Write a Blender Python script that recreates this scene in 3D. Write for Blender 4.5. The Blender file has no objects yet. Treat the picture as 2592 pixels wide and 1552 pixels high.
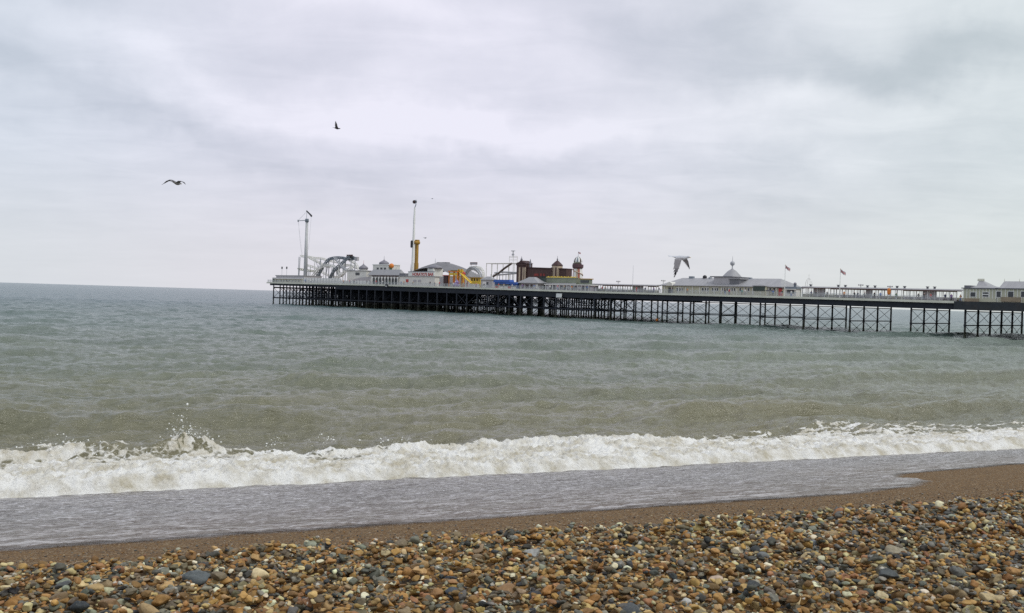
import bpy, bmesh, math, random
import numpy as np
from mathutils import Matrix, Vector

# ------------------------------------------------------------------ camera
F = 2400.0; CX, CY = 1296.0, 776.0          # focal length in photo pixels
ROLL = math.radians(1.72); H0 = 6.0          # camera roll, eye height over the sea
PITCH = math.atan(22.6 / F)
cr, sr = math.cos(ROLL), math.sin(ROLL)
scene = bpy.context.scene
scene.render.resolution_x, scene.render.resolution_y = 1024, 613
fwd = Vector((0, math.cos(PITCH), -math.sin(PITCH)))
up0 = Vector((0, math.sin(PITCH), math.cos(PITCH)))
Rv = Vector((1, 0, 0)) * cr + up0 * sr
Uv = Vector((-1, 0, 0)) * sr + up0 * cr
cam = bpy.data.cameras.new('camera'); camo = bpy.data.objects.new('camera', cam)
scene.collection.objects.link(camo); scene.camera = camo
camo.matrix_world = Matrix(((Rv.x, Uv.x, -fwd.x, 0), (Rv.y, Uv.y, -fwd.y, 0), (Rv.z, Uv.z, -fwd.z, H0), (0, 0, 0, 1)))
cam.sensor_width = 36; cam.lens = 36 * F / 2592
cam.clip_start = 0.1; cam.clip_end = 60000

def ray(px, py):
    dx, dy = px - CX, py - CY
    u, v = dx * cr + dy * sr, -dx * sr + dy * cr
    return fwd * F + Vector((u, 0, 0)) - up0 * v
def at_z(px, py, z):
    r = ray(px, py); k = (z - H0) / r.z
    return Vector((r.x * k, r.y * k, z))
def at_y(px, py, Y):
    r = ray(px, py); k = Y / r.y
    return Vector((r.x * k, Y, H0 + r.z * k))

# ------------------------------------------------------------------ view, sky, sun
scene.view_settings.view_transform = 'Standard'; scene.view_settings.look = 'None'
scene.view_settings.exposure = 0.08; scene.view_settings.gamma = 1
scene.render.engine = 'CYCLES'
scene.cycles.use_denoising = False; scene.cycles.sample_clamp_direct = 1.6; scene.cycles.sample_clamp_indirect = 2.0; scene.cycles.max_bounces = 6; scene.cycles.diffuse_bounces = 2; scene.cycles.glossy_bounces = 3

SUN_EL, SUN_AZ = math.radians(54), math.radians(118)     # azimuth from +Y towards +X
world = bpy.data.worlds.new("World"); scene.world = world; world.use_nodes = True
wt = world.node_tree; wt.nodes.clear()

class NG:                                               # small helper for node graphs
    def __init__(s, nt): s.nt = nt
    def n(s, t, **k):
        nd = s.nt.nodes.new(t)
        for a, b in k.items(): setattr(nd, a, b)
        return nd
    def put(s, sock, v):
        if hasattr(v, 'is_output') or isinstance(v, bpy.types.NodeSocket): s.nt.links.new(v, sock)
        else: sock.default_value = v
    def m(s, op, a, b=0.0, c=0.0, clamp=False):
        nd = s.n('ShaderNodeMath', operation=op, use_clamp=clamp)
        s.put(nd.inputs[0], a); s.put(nd.inputs[1], b)
        if op in ('MULTIPLY_ADD', 'SMOOTH_MIN'): s.put(nd.inputs[2], c)
        return nd.outputs[0]
    def vm(s, op, a, b=(0, 0, 0), sc=None):
        nd = s.n('ShaderNodeVectorMath', operation=op)
        s.put(nd.inputs[0], a)
        if op != 'SCALE': s.put(nd.inputs[1], b)
        else: s.put(nd.inputs['Scale'], sc)
        return nd.outputs['Value' if op in ('DOT_PRODUCT', 'LENGTH') else 'Vector']
    def mix(s, f, a, b, blend='MIX'):
        nd = s.n('ShaderNodeMix', data_type='RGBA', blend_type=blend)
        s.put(nd.inputs[0], f)
        s.put(nd.inputs[6], a if not isinstance(a, tuple) else (*a, 1)[:4])
        s.put(nd.inputs[7], b if not isinstance(b, tuple) else (*b, 1)[:4])
        return nd.outputs[2]
    def noise(s, vec, scale, detail=4, rough=.5, dist=0.0, dim='3D'):
        nd = s.n('ShaderNodeTexNoise', noise_dimensions=dim)
        if vec is not None: s.put(nd.inputs['Vector'], vec)
        nd.inputs['Scale'].default_value = scale; nd.inputs['Detail'].default_value = detail
        nd.inputs['Roughness'].default_value = rough; nd.inputs['Distortion'].default_value = dist
        return nd.outputs['Fac']
    def ramp(s, f, stops, interp='LINEAR'):
        nd = s.n('ShaderNodeValToRGB'); cr_ = nd.color_ramp; cr_.interpolation = interp
        while len(cr_.elements) < len(stops): cr_.elements.new(0.5)
        for e, (p, c) in zip(cr_.elements, stops):
            e.position = p; e.color = (*c, 1) if isinstance(c, tuple) else (c, c, c, 1)
        s.put(nd.inputs[0], f); return nd.outputs[0]
    def mr(s, v, a, b, c=0.0, d=1.0, smooth=False):
        nd = s.n('ShaderNodeMapRange', interpolation_type='SMOOTHSTEP' if smooth else 'LINEAR')
        s.put(nd.inputs[0], v)
        for i, x in enumerate((a, b, c, d)): nd.inputs[i + 1].default_value = x
        return nd.outputs[0]

g = NG(wt)
tc = g.n('ShaderNodeTexCoord'); D = tc.outputs['Generated']
sx = g.n('ShaderNodeSeparateXYZ'); g.put(sx.inputs[0], D)
az = g.m('ARCTAN2', sx.outputs[0], sx.outputs[1]); el = g.m('ARCSINE', sx.outputs[2])
# cloud layer seen on a plane overhead: streaks flatten towards the horizon
den = g.m('ADD', g.m('MAXIMUM', sx.outputs[2], 0.0), 0.10)
cp = g.n('ShaderNodeCombineXYZ'); g.put(cp.inputs[0], g.m('DIVIDE', sx.outputs[0], den)); g.put(cp.inputs[1], g.m('DIVIDE', sx.outputs[1], den))
mp = g.n('ShaderNodeMapping'); g.put(mp.inputs[0], cp.outputs[0]); mp.inputs['Rotation'].default_value = (0, 0, math.radians(12)); mp.inputs['Scale'].default_value = (0.75, 1.0, 1)
n1 = g.noise(mp.outputs[0], 1.1, 3, .45, .5); n2 = g.noise(mp.outputs[0], 3.4, 8, .6, .6)
warp = g.noise(D, 3.2, 3, .5)
waz = g.m('MULTIPLY_ADD', g.m('SUBTRACT', warp, .5), .22, az); wel = g.m('MULTIPLY_ADD', g.m('SUBTRACT', g.noise(D, 6.5, 5, .55), .5), .13, el)
def blob(px, py, wx, wy, deg, amp):                     # a cloud band centred on a direction
    a0 = (px - CX) / F; e0 = (753.4 + .03 * (px - CX) - py) / F
    c, s_ = math.cos(math.radians(deg)), math.sin(math.radians(deg))
    da, de = g.m('SUBTRACT', waz, a0), g.m('SUBTRACT', wel, e0)
    A = g.m('MULTIPLY', g.m('ADD', g.m('MULTIPLY', da, c), g.m('MULTIPLY', de, -s_)), F / wx)
    E = g.m('MULTIPLY', g.m('ADD', g.m('MULTIPLY', da, s_), g.m('MULTIPLY', de, c)), F / wy)
    amp = amp * .85; return g.m('MULTIPLY', g.m('EXPONENT', g.m('MULTIPLY', g.m('ADD', g.m('MULTIPLY', A, A), g.m('MULTIPLY', E, E)), -1.0)), amp)
tone = g.m('MULTIPLY_ADD', g.m('SUBTRACT', n1, .5), .30, .655)
tone = g.m('MULTIPLY_ADD', g.m('SUBTRACT', n2, .5), .26, tone); tone = g.m('MULTIPLY_ADD', g.m('SUBTRACT', g.noise(D, 9, 9, .62), .5), .20, tone)
for b in [(250, 300, 420, 60, 10, -.16), (720, 400, 380, 45, 12, -.13), (60, 40, 500, 90, 15, -.12), (450, 190, 480, 36, 16, .07),
          (250, 150, 260, 34, 14, .08), (1020, 295, 420, 55, 3, .15), (820, 20, 380, 70, 12, .18), (1500, 330, 600, 40, 2, .08),
          (1900, 290, 240, 40, 0, .12), (1750, 130, 500, 80, 12, -.15), (2350, 200, 420, 50, 0, -.22), (2400, 290, 380, 40, 0, .10),
          (1850, 440, 560, 36, 3, -.08), (1250, 385, 300, 26, 0, -.06), (1900, 520, 400, 22, 2, -.05), (200, 540, 500, 30, 6, -.06),
          (2300, 60, 300, 60, 8, .05)]:
    tone = g.m('ADD', tone, blob(*b))
low = g.mr(el, 0.0, 0.16, 1.0, 0.0, True)
tone = g.m('ADD', g.m('MULTIPLY', tone, g.m('MULTIPLY_ADD', low, -.35, 1.0)), g.m('MULTIPLY', low, .225))
cloud = g.ramp(tone, [(0.25, (.42, .46, .545)), (0.5, (.58, .60, .70)), (0.8, (.82, .815, .92))])
cloud = g.mix(g.m('MULTIPLY', low, .75), cloud, (.72, .70, .735))
greenish = g.mr(az, -.05, .55, 0.0, 1.0, True)
cloud = g.mix(greenish, cloud, (.945, 1.02, .925), 'MULTIPLY')
lefty = g.mr(az, -.2, -.55, 0.0, 1.0, True)
cloud = g.mix(g.m('MULTIPLY', lefty, .9), cloud, (.92, .99, .97), 'MULTIPLY')
sky = g.n('ShaderNodeTexSky', sky_type='NISHITA', sun_disc=False)
sky.sun_elevation = SUN_EL; sky.sun_rotation = SUN_AZ
bg1 = g.n('ShaderNodeBackground'); g.put(bg1.inputs[0], sky.outputs[0]); bg1.inputs[1].default_value = .05
bg2 = g.n('ShaderNodeBackground'); g.put(bg2.inputs[0], cloud); bg2.inputs[1].default_value = 1.0
ms = g.n('ShaderNodeMixShader'); ms.inputs[0].default_value = .97
wt.links.new(bg1.outputs[0], ms.inputs[1]); wt.links.new(bg2.outputs[0], ms.inputs[2])
wo = g.n('ShaderNodeOutputWorld'); wt.links.new(ms.outputs[0], wo.inputs[0])

sun = bpy.data.lights.new('sun', 'SUN'); sun.energy = 1.35; sun.angle = math.radians(24); sun.color = (1, .97, .92)
suno = bpy.data.objects.new('sun', sun); scene.collection.objects.link(suno)
sd = Vector((math.sin(SUN_AZ) * math.cos(SUN_EL), math.cos(SUN_AZ) * math.cos(SUN_EL), math.sin(SUN_EL)))
suno.rotation_euler = sd.to_track_quat('Z', 'Y').to_euler(); suno.location = (0, 0, 60)

# ------------------------------------------------------------------ helpers
SC = scene.collection
rng = np.random.default_rng(7); random.seed(7)
def link(o): SC.objects.link(o); return o
def mesh_np(name, V, Fc, smooth=True):
    """vertices (n,3), faces (m,k) of one size -> mesh"""
    me = bpy.data.meshes.new(name); V = np.asarray(V, np.float32); Fc = np.asarray(Fc, np.int32)
    k = Fc.shape[1]
    me.vertices.add(len(V)); me.vertices.foreach_set('co', V.ravel())
    me.loops.add(Fc.size); me.loops.foreach_set('vertex_index', Fc.ravel())
    me.polygons.add(len(Fc)); me.polygons.foreach_set('loop_start', np.arange(0, Fc.size, k, dtype=np.int32))
    me.polygons.foreach_set('use_smooth', np.full(len(Fc), smooth)); me.update(calc_edges=True); return me
def grid_faces(nu, nv):
    i = np.arange(nu - 1)[:, None] * nv + np.arange(nv - 1)[None]
    return np.stack([i, i + nv, i + nv + 1, i + 1], -1).reshape(-1, 4)
def fattr(me, name, arr): a = me.attributes.new(name, 'FLOAT', 'POINT'); a.data.foreach_set('value', np.asarray(arr, np.float32).ravel())
def _h(ix, iy, seed):
    n = (ix.astype(np.int64) * 374761393 + iy.astype(np.int64) * 668265263 + seed * 974711) & 0x7fffffff
    n = ((n ^ (n >> 13)) * 1274126177) & 0x7fffffff
    return ((n ^ (n >> 16)) & 0xffff) / 65535.0
def vnoise(x, y, seed=0):
    ix, iy = np.floor(x), np.floor(y); fx, fy = x - ix, y - iy
    fx = fx * fx * (3 - 2 * fx); fy = fy * fy * (3 - 2 * fy)
    a, b, c, d = _h(ix, iy, seed), _h(ix + 1, iy, seed), _h(ix, iy + 1, seed), _h(ix + 1, iy + 1, seed)
    return (a + (b - a) * fx) * (1 - fy) + (c + (d - c) * fx) * fy
def fbm(x, y, oct=4, seed=0, gain=.5):
    s, a, t = 0, 1.0, 0
    for o in range(oct): s = s + a * vnoise(x * 2 ** o + 17.3 * o, y * 2 ** o - 9.1 * o, seed + o); t += a; a *= gain
    return s / t
def sst(a, b, x): t = np.clip((x - a) / (b - a), 0, 1); return t * t * (3 - 2 * t)

def mat(name, col, rough=.7, var=.15, scale=2.0, bump=0.0, metal=0.0, stretch=(1, 1, 1), dirt=None):
    m = bpy.data.materials.new(name); m.use_nodes = True; q = NG(m.node_tree)
    p = m.node_tree.nodes['Principled BSDF']
    c = q.n('ShaderNodeTexCoord'); mpn = q.n('ShaderNodeMapping'); q.put(mpn.inputs[0], c.outputs['Object']); mpn.inputs['Scale'].default_value = stretch
    n = q.noise(mpn.outputs[0], scale, 5, .6)
    f = q.mr(n, .3, .7, 1 - var, 1 + var)
    cc = q.mix(1.0, col, q.vm('SCALE', (1, 1, 1), sc=f), 'MULTIPLY')
    if dirt:
        n3 = q.noise(mpn.outputs[0], scale * .4, 6, .65)
        cc = q.mix(q.mr(n3, .5, .68, 0, dirt[1]), cc, dirt[0])
    q.put(p.inputs['Base Color'], cc); p.inputs['Roughness'].default_value = rough; p.inputs['Metallic'].default_value = metal
    if bump:
        b = q.n('ShaderNodeBump'); b.inputs['Strength'].default_value = bump; q.put(b.inputs['Height'], n); q.put(p.inputs['Normal'], b.outputs[0])
    return m

# ------------------------------------------------------------------ shore frame: r along the shore, q out to sea
SA = math.radians(22.7); ca, sa = math.cos(SA), math.sin(SA)
def rq_xy(r, q): return r * ca - q * sa, r * sa + q * ca
def xy_rq(x, y): return x * ca + y * sa, -x * sa + y * ca
def beach_z(r, q):
    z = np.interp(q, [-60, 0, 4.0, 6.2, 7.2, 8.4, 13, 21, 29.2, 36, 50, 90], [4.8, 4.40, 4.25, 4.11, 4.00, 3.74, 2.70, 1.36, .05, -.7, -1.6, -2.6])
    return z
def qfoam(r): return 29.25 + .8 * (fbm(r * .12, r * 0 + 3, 2, 5) - .5) + .5 * (fbm(r * .7, r * 0, 3, 8) - .5)
def qswash(r):
    base = np.interp(r, [-60, -10, 4, 12.0, 14.5, 16.2, 17.2, 18.4, 24, 30, 60, 120], [13, 13, 12.9, 13.0, 13.7, 15.0, 17.0, 17.9, 19.4, 20, 19, 19])
    return base + .35 * (fbm(r * .35, r * 0 + 1, 3, 31) - .5) + .12 * (fbm(r * 2.2, r * 0 + 7, 2, 33) - .5)

# ---- beach of brown shingle (one sheet, running under the sea)
def build_beach():
    rr = np.concatenate([np.linspace(-400, -40, 60), np.linspace(-39.8, 80, 900), np.linspace(82, 500, 80)])
    qq = np.concatenate([np.linspace(-60, 2, 40), np.linspace(2.05, 14, 240), np.linspace(14.1, 34, 160), np.linspace(35, 90, 40)])
    R, Q = np.meshgrid(rr, qq, indexing='ij'); Z = beach_z(R, Q)
    Z = Z + .05 * (fbm(R * .5, Q * .5, 3, 2) - .5) * sst(14, 9, Q) + .03 * (fbm(R * 3, Q * 3, 3, 12) - .5) * sst(16, 12, Q)
    X, Y = rq_xy(R, Q)
    me = mesh_np('beach', np.stack([X, Y, Z], -1).reshape(-1, 3), grid_faces(len(rr), len(qq)))
    o = link(bpy.data.objects.new('beach', me)); o['kind'] = 'structure'
    m = bpy.data.materials.new('wet shingle'); m.use_nodes = True; k = NG(m.node_tree); p = m.node_tree.nodes['Principled BSDF']
    pos = k.n('ShaderNodeNewGeometry').outputs['Position']
    vo = k.n('ShaderNodeTexVoronoi'); k.put(vo.inputs['Vector'], pos); vo.inputs['Scale'].default_value = 45
    n1 = k.noise(pos, 3, 5, .6); n2 = k.noise(pos, 60, 3, .7)
    c = k.mix(k.mr(n1, .35, .65), (.132, .073, .029), (.168, .096, .039))
    c = k.mix(k.mr(n2, .45, .75), c, (.20, .125, .055))
    sp = k.n('ShaderNodeSeparateColor'); k.put(sp.inputs[0], vo.outputs['Color'])
    c = k.mix(k.m('GREATER_THAN', sp.outputs[0], .86), c, (.05, .045, .04))
    c = k.mix(k.m('GREATER_THAN', sp.outputs[1], .93), c, (.38, .30, .20))
    k.put(p.inputs['Base Color'], c); p.inputs['Roughness'].default_value = .8; p.inputs['Specular IOR Level'].default_value = .15
    b = k.n('ShaderNodeBump'); b.inputs['Strength'].default_value = .7; b.inputs['Distance'].default_value = .012
    k.put(b.inputs['Height'], k.m('ADD', k.m('MULTIPLY', vo.outputs['Distance'], -1.0), n2)); k.put(p.inputs['Normal'], b.outputs[0])
    me.materials.append(m)
build_beach()

# ---- thin backwash running down the slope
def build_swash():
    rr = np.linspace(-45, 90, 1700); tt = np.linspace(0, 1, 300) ** 1.15
    R, T = np.meshgrid(rr, tt, indexing='ij'); Q0, Q1 = qswash(R), qfoam(R) + 1.2
    Q = Q0 + (Q1 - Q0) * T
    edge = sst(0, .9, Q - Q0)
    w = fbm(R * 1.2 + Q * .25, Q * 2.4, 3, 41) - .5; w2 = fbm(R * 5 + Q, Q * 7, 2, 45) - .5
    Z = beach_z(R, Q) + .004 + edge * (.045 + .09 * w + .04 * w2)
    X, Y = rq_xy(R, Q)
    me = mesh_np('shallow_water', np.stack([X, Y, Z], -1).reshape(-1, 3), grid_faces(len(rr), len(tt)))
    fattr(me, 'edge', edge); fattr(me, 'thin', sst(0, 7.5, Q - Q0 + 2.5 * (fbm(R * .25 + 4, Q * .3, 3, 47) - .5)))
    o = link(bpy.data.objects.new('shallow_water', me)); o['kind'] = 'structure'
    m = bpy.data.materials.new('backwash water'); m.use_nodes = True; k = NG(m.node_tree); p = m.node_tree.nodes['Principled BSDF']
    pos = k.n('ShaderNodeNewGeometry').outputs['Position']
    rot = k.n('ShaderNodeMapping'); k.put(rot.inputs[0], pos); rot.inputs['Rotation'].default_value = (0, 0, -SA)
    st = k.n('ShaderNodeMapping'); k.put(st.inputs[0], rot.outputs[0]); st.inputs['Rotation'].default_value = (0, 0, math.radians(14)); st.inputs['Scale'].default_value = (1.0, 2.6, .3)
    a1 = k.noise(st.outputs[0], 2.6, 5, .6, .4); a2 = k.noise(st.outputs[0], 10, 4, .65, .3); big = k.noise(rot.outputs[0], .25, 3, .5)
    ed = k.n('ShaderNodeAttribute', attribute_name='edge').outputs['Fac']; th = k.n('ShaderNodeAttribute', attribute_name='thin').outputs['Fac']
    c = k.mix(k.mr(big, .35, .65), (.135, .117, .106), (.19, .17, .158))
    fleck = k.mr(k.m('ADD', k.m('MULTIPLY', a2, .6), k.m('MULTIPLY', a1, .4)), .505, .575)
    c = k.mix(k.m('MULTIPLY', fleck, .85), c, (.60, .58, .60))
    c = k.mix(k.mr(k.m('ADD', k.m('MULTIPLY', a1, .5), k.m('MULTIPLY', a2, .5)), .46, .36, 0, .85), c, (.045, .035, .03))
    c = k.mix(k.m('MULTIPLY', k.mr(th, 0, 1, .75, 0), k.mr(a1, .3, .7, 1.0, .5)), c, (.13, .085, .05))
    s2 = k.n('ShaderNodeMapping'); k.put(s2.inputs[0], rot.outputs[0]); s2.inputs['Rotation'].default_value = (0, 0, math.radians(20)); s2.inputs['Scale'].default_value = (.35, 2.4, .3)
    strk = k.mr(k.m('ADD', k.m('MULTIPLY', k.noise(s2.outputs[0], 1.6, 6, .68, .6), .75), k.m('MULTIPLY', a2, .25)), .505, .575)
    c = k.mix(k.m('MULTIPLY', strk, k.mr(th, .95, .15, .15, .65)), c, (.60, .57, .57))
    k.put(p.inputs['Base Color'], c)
    k.put(p.inputs['Roughness'], k.mr(ed, 0, .5, .32, .24)); p.inputs['IOR'].default_value = 1.38
    b = k.n('ShaderNodeBump'); b.inputs['Strength'].default_value = 1.0; b.inputs['Distance'].default_value = .10; k.put(b.inputs['Strength'], k.mr(ed, 0, 1, .15, 1.0))
    k.put(b.inputs['Height'], k.m('ADD', a1, k.m('MULTIPLY', a2, .4))); k.put(p.inputs['Normal'], b.outputs[0])
    # film thins out to nothing at its upper rim
    tr = k.n('ShaderNodeBsdfTransparent'); mx = k.n('ShaderNodeMixShader')
    k.put(mx.inputs[0], k.mr(k.m('ADD', ed, k.m('MULTIPLY', k.m('SUBTRACT', a1, .5), .5)), .05, .75))
    m.node_tree.links.new(tr.outputs[0], mx.inputs[1]); m.node_tree.links.new(p.outputs[0], mx.inputs[2])
    m.node_tree.links.new(mx.outputs[0], m.node_tree.nodes['Material Output'].inputs[0])
    me.materials.append(m)
build_swash()

# ---- the sea: one sheet from the breaking wave to the horizon
def sea_height(X, Y):
    R, Q = xy_rq(X, Y); D_ = np.sqrt(X * X + Y * Y)
    QF = qfoam(R)
    z = np.zeros_like(X); rs = np.random.default_rng(3)
    for lam, amp, n in [(17, .07, 4), (9, .035, 5), (5, .032, 7), (2.8, .026, 9), (1.5, .018, 10), (.8, .010, 10)]:
        for i in range(n):
            th = math.radians(rs.normal(-90 + 12, 30)); L = lam * rs.uniform(.75, 1.35); kx, kq = math.cos(th) / L * 2 * math.pi, math.sin(th) / L * 2 * math.pi
            ph = kx * R + kq * Q + rs.uniform(0, 6.28)
            fade = np.clip(1.6 - D_ * .0022 / L * 3, 0, 1)
            z += amp * fade * (1 - 2 * np.abs(np.sin(ph / 2)) if L < 6 else np.sin(ph)) * 1.0
    deep = sst(0, 9, Q - QF)
    z = z * (.25 + .75 * deep)
    # long swell lines coming in parallel to the shore
    for q0, a, w, s in [(43.8, .34, 1.5, 1), (47.0, .18, 1.6, 7), (52, .26, 2.0, 2), (61, .42, 2.2, 3), (74, .32, 2.6, 4), (88, .40, 3, 5), (108, .42, 3.4, 6), (133, .45, 4, 8), (165, .45, 5, 9), (205, .4, 6, 10)]:
        mid = q0 + (3.4 + q0 * .03) * (fbm(R * .045, R * 0 + s, 2, 60 + s) - .5); d = (Q - mid) / w
        A = a * sst(.36, .56, fbm(R * .055 + s, Q * 0 + 2 * s, 2, 80 + s)) + a * .15
        z += 1.5 * A * np.exp(-np.where(d < 0, d * 1.9, d * .75) ** 2)
    # second crest just behind the white water
    q2 = np.interp(R, [-20, 0, 12, 22, 30, 60], [35.0, 34.6, 33.6, 32.6, 33.4, 35]) + 1.3 * (fbm(R * .3, R * 0, 3, 91) - .5)
    A2 = np.interp(R, [-30, -2, 4, 12, 22, 26, 34], [.40, .46, .34, .24, .15, .18, .2]) * (.55 + .9 * fbm(R * .45, R * 0 + 5, 2, 92))
    d = (Q - q2); z += A2 * np.exp(-np.where(d < 0, d / .45, d / 1.3) ** 2)
    # bore
    bore = sst(-.05, .55, Q - QF) * (.30 + .12 * fbm(R * .8, Q * .5, 2, 95)) * (1 - .72 * sst(2.0, 5.5, Q - QF))
    z += bore
    bh = np.interp(R, [2, 10, 16, 22, 30], [0, .20, .24, .14, 0]); bh = bh * (.8 + .5 * (fbm(R * .5, R * 0, 2, 97) - .5))
    z += bh * sst(1.6, 3.3, Q - QF) * (1 - sst(4.2, 5.8, Q - QF))
    # foam cover
    pat = fbm(R * .55, Q * .9, 4, 101); fine = fbm(R * 2.6, Q * 4.2, 4, 111)
    dd = Q - QF
    front = 1 - .75 * sst(2.4 + 2.2 * (pat - .5), 5.2 + 3 * (pat - .5), dd) - .25 * sst(5, 8, dd)
    behind = (1 - sst(-.4, .5, Q - q2 - .9 * (fine - .5))) * (np.interp(R, [5, 16], [.50, .42]) + .46 * sst(.42, .58, pat * .4 + fine * .6))
    roll = np.interp(R, [4, 11, 19, 23], [0, 1, 1, 0]) * (1 - sst(4.0, 4.9, dd + 1.6 * (fine - .5)))
    far = sst(16, 26, R) * (1 - sst(35.5, 39.5, Q + 3 * (pat - .5))) * sst(.47, .60, fine * .6 + pat * .4)
    cr2 = np.exp(-((Q - q2 + .25) / .35) ** 2) * sst(.40, .55, fbm(R * .9, R * 0, 3, 121)) * .9
    caps = sst(.70, .78, fbm(R * .8, Q * 1.8, 5, 131, .6)) * sst(60, 44, Q) * .55
    foam = np.clip(np.maximum.reduce([front, behind, roll, far, cr2, caps]), 0, 1) * (dd > -.3) * (1 - sst(.2, 1.6, Q - q2 - 2.0 * (pat - .5) - 4.5 * sst(16, 26, R)) * (1 - np.clip(caps, 0, 1)))
    # billows on the white water
    bill = (np.abs(fbm(R * 3.0, Q * 3.0, 3, 141) - .5) * 2 * .20 + (fbm(R * 7, Q * 7, 3, 151) - .5) * .20)
    z += foam * bill * sst(-.1, .8, dd) * sst(70, 45, D_)
    for px, py, hh, ww in [(465, 1118, .85, .55), (488, 1128, .45, .9), (160, 1125, .30, 1.5), (820, 1115, .28, .5), (1010, 1112, .20, .5), (700, 1122, .2, .4), (1500, 1120, .15, .6)]:
        P = at_z(px, py + 8, .4); r0, q0_ = xy_rq(P.x, P.y); k = np.exp(-((R - r0) / ww) ** 2 - ((Q - q0_) / .5) ** 2)
        z += hh * k * (.15 + 1.3 * fbm(R * 4, Q * 3, 4, 161, .65)) * .8; foam = np.maximum(foam, np.clip(k * 1.6, 0, 1) * sst(.38, .60, fbm(R * 5, Q * 5, 4, 171)))
    low_ = beach_z(R, np.minimum(Q, 40)) - .35
    zz = np.maximum(z + .05, beach_z(R, Q) + .015 + 0 * z)
    zz = np.where(dd < 0, low_ + (zz - low_) * sst(-.5, 0.0, dd), zz)
    return zz, foam, dd
def build_sea():
    rad = [23.0]
    while rad[-1] < 30000:
        r = rad[-1]; rad.append(r * (1.0021 if r < 75 else 1.0042 if r < 420 else 1.012 if r < 2500 else 1.06))
    rad = np.array(rad); an = np.radians(np.linspace(-46, 46, 1500))
    Rr, An = np.meshgrid(rad, an, indexing='ij'); X, Y = Rr * np.sin(An), Rr * np.cos(An)
    Z, foam, dd = sea_height(X, Y)
    # drop the part that would lie inside the beach
    keep = (dd > -.6)
    fc = grid_faces(len(rad), len(an)); kk = keep.ravel(); fc = fc[kk[fc].all(1)]
    used = np.zeros(kk.size, bool); used[fc.ravel()] = True; idx = np.cumsum(used) - 1
    V = np.stack([X, Y, Z], -1).reshape(-1, 3)[used]
    me = mesh_np('sea', V, idx[fc][:, ::-1]); fattr(me, 'foam', foam.ravel()[used])
    o = link(bpy.data.objects.new('sea', me)); o['kind'] = 'structure'
    m = bpy.data.materials.new('sea water'); m.use_nodes = True; k = NG(m.node_tree); p = m.node_tree.nodes['Principled BSDF']
    pos = k.n('ShaderNodeNewGeometry').outputs['Position']
    Qn = k.vm('DOT_PRODUCT', pos, (-sa, ca, 0)); Ln = k.vm('LENGTH', pos)
    rot = k.n('ShaderNodeMapping'); k.put(rot.inputs[0], pos); rot.inputs['Rotation'].default_value = (0, 0, -SA)
    st = k.n('ShaderNodeMapping'); k.put(st.inputs[0], rot.outputs[0]); st.inputs['Scale'].default_value = (.5, 1.7, 1)
    w1 = k.noise(st.outputs[0], .75, 5, .62, .5); w2 = k.noise(st.outputs[0], 3.2, 4, .62, .3); w3 = k.noise(st.outputs[0], .05, 3, .5); w4 = k.noise(st.outputs[0], 11, 3, .6)
    c = k.ramp(k.mr(Qn, 28, 428), [(0, (.190, .162, .088)), (.04, (.178, .165, .100)), (.12, (.160, .178, .130)), (.35, (.125, .168, .150)), (1, (.056, .104, .120))])
    c = k.mix(k.mr(w3, .35, .65, 0, .35), c, (.07, .095, .08))
    gl = k.n('ShaderNodeBump'); gl.inputs['Strength'].default_value = 1.0; gl.inputs['Distance'].default_value = .27
    k.put(gl.inputs['Height'], k.m('ADD', k.m('MULTIPLY', w1, 1.5), k.m('ADD', k.m('MULTIPLY', w2, .34), k.m('MULTIPLY', w4, .05))))
    k.put(p.inputs['Base Color'], c); k.put(p.inputs['Roughness'], k.mr(Ln, 30, 300, .12, .22)); p.inputs['IOR'].default_value = 1.333; k.put(p.inputs['Specular IOR Level'], k.mr(Ln, 30, 330, .72, .36))
    k.put(p.inputs['Normal'], gl.outputs[0])
    fa = k.n('ShaderNodeAttribute', attribute_name='foam').outputs['Fac']
    f1 = k.noise(pos, 4.5, 6, .65, .5); vo = k.n('ShaderNodeTexVoronoi', feature='DISTANCE_TO_EDGE'); k.put(vo.inputs['Vector'], k.vm('ADD', pos, k.vm('SCALE', k.n('ShaderNodeTexNoise').outputs['Color'], sc=.0)))
    vo.inputs['Scale'].default_value = 3.2
    lace = k.m('ADD', k.m('MULTIPLY', f1, .9), k.mr(vo.outputs[0], 0, .14, .18, 0.0))
    ff = k.mr(k.m('ADD', fa, k.m('SUBTRACT', lace, .58)), .36, .60)
    fd = k.n('ShaderNodeBsdfPrincipled'); fd.inputs['Roughness'].default_value = .9
    k.put(fd.inputs['Base Color'], k.mix(k.mr(k.noise(pos, 1.3, 5, .6), .40, .66), (.90, .885, .85), (.55, .50, .39)))
    fb = k.n('ShaderNodeBump'); fb.inputs['Strength'].default_value = .9; fb.inputs['Distance'].default_value = .12; k.put(fb.inputs['Height'], k.noise(pos, 9, 5, .7)); k.put(fd.inputs['Normal'], fb.outputs[0])
    mx = k.n('ShaderNodeMixShader'); k.put(mx.inputs[0], ff)
    m.node_tree.links.new(p.outputs[0], mx.inputs[1]); m.node_tree.links.new(fd.outputs[0], mx.inputs[2])
    m.node_tree.links.new(mx.outputs[0], m.node_tree.nodes['Material Output'].inputs[0])
    me.materials.append(m)
    return m
build_sea()
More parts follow.
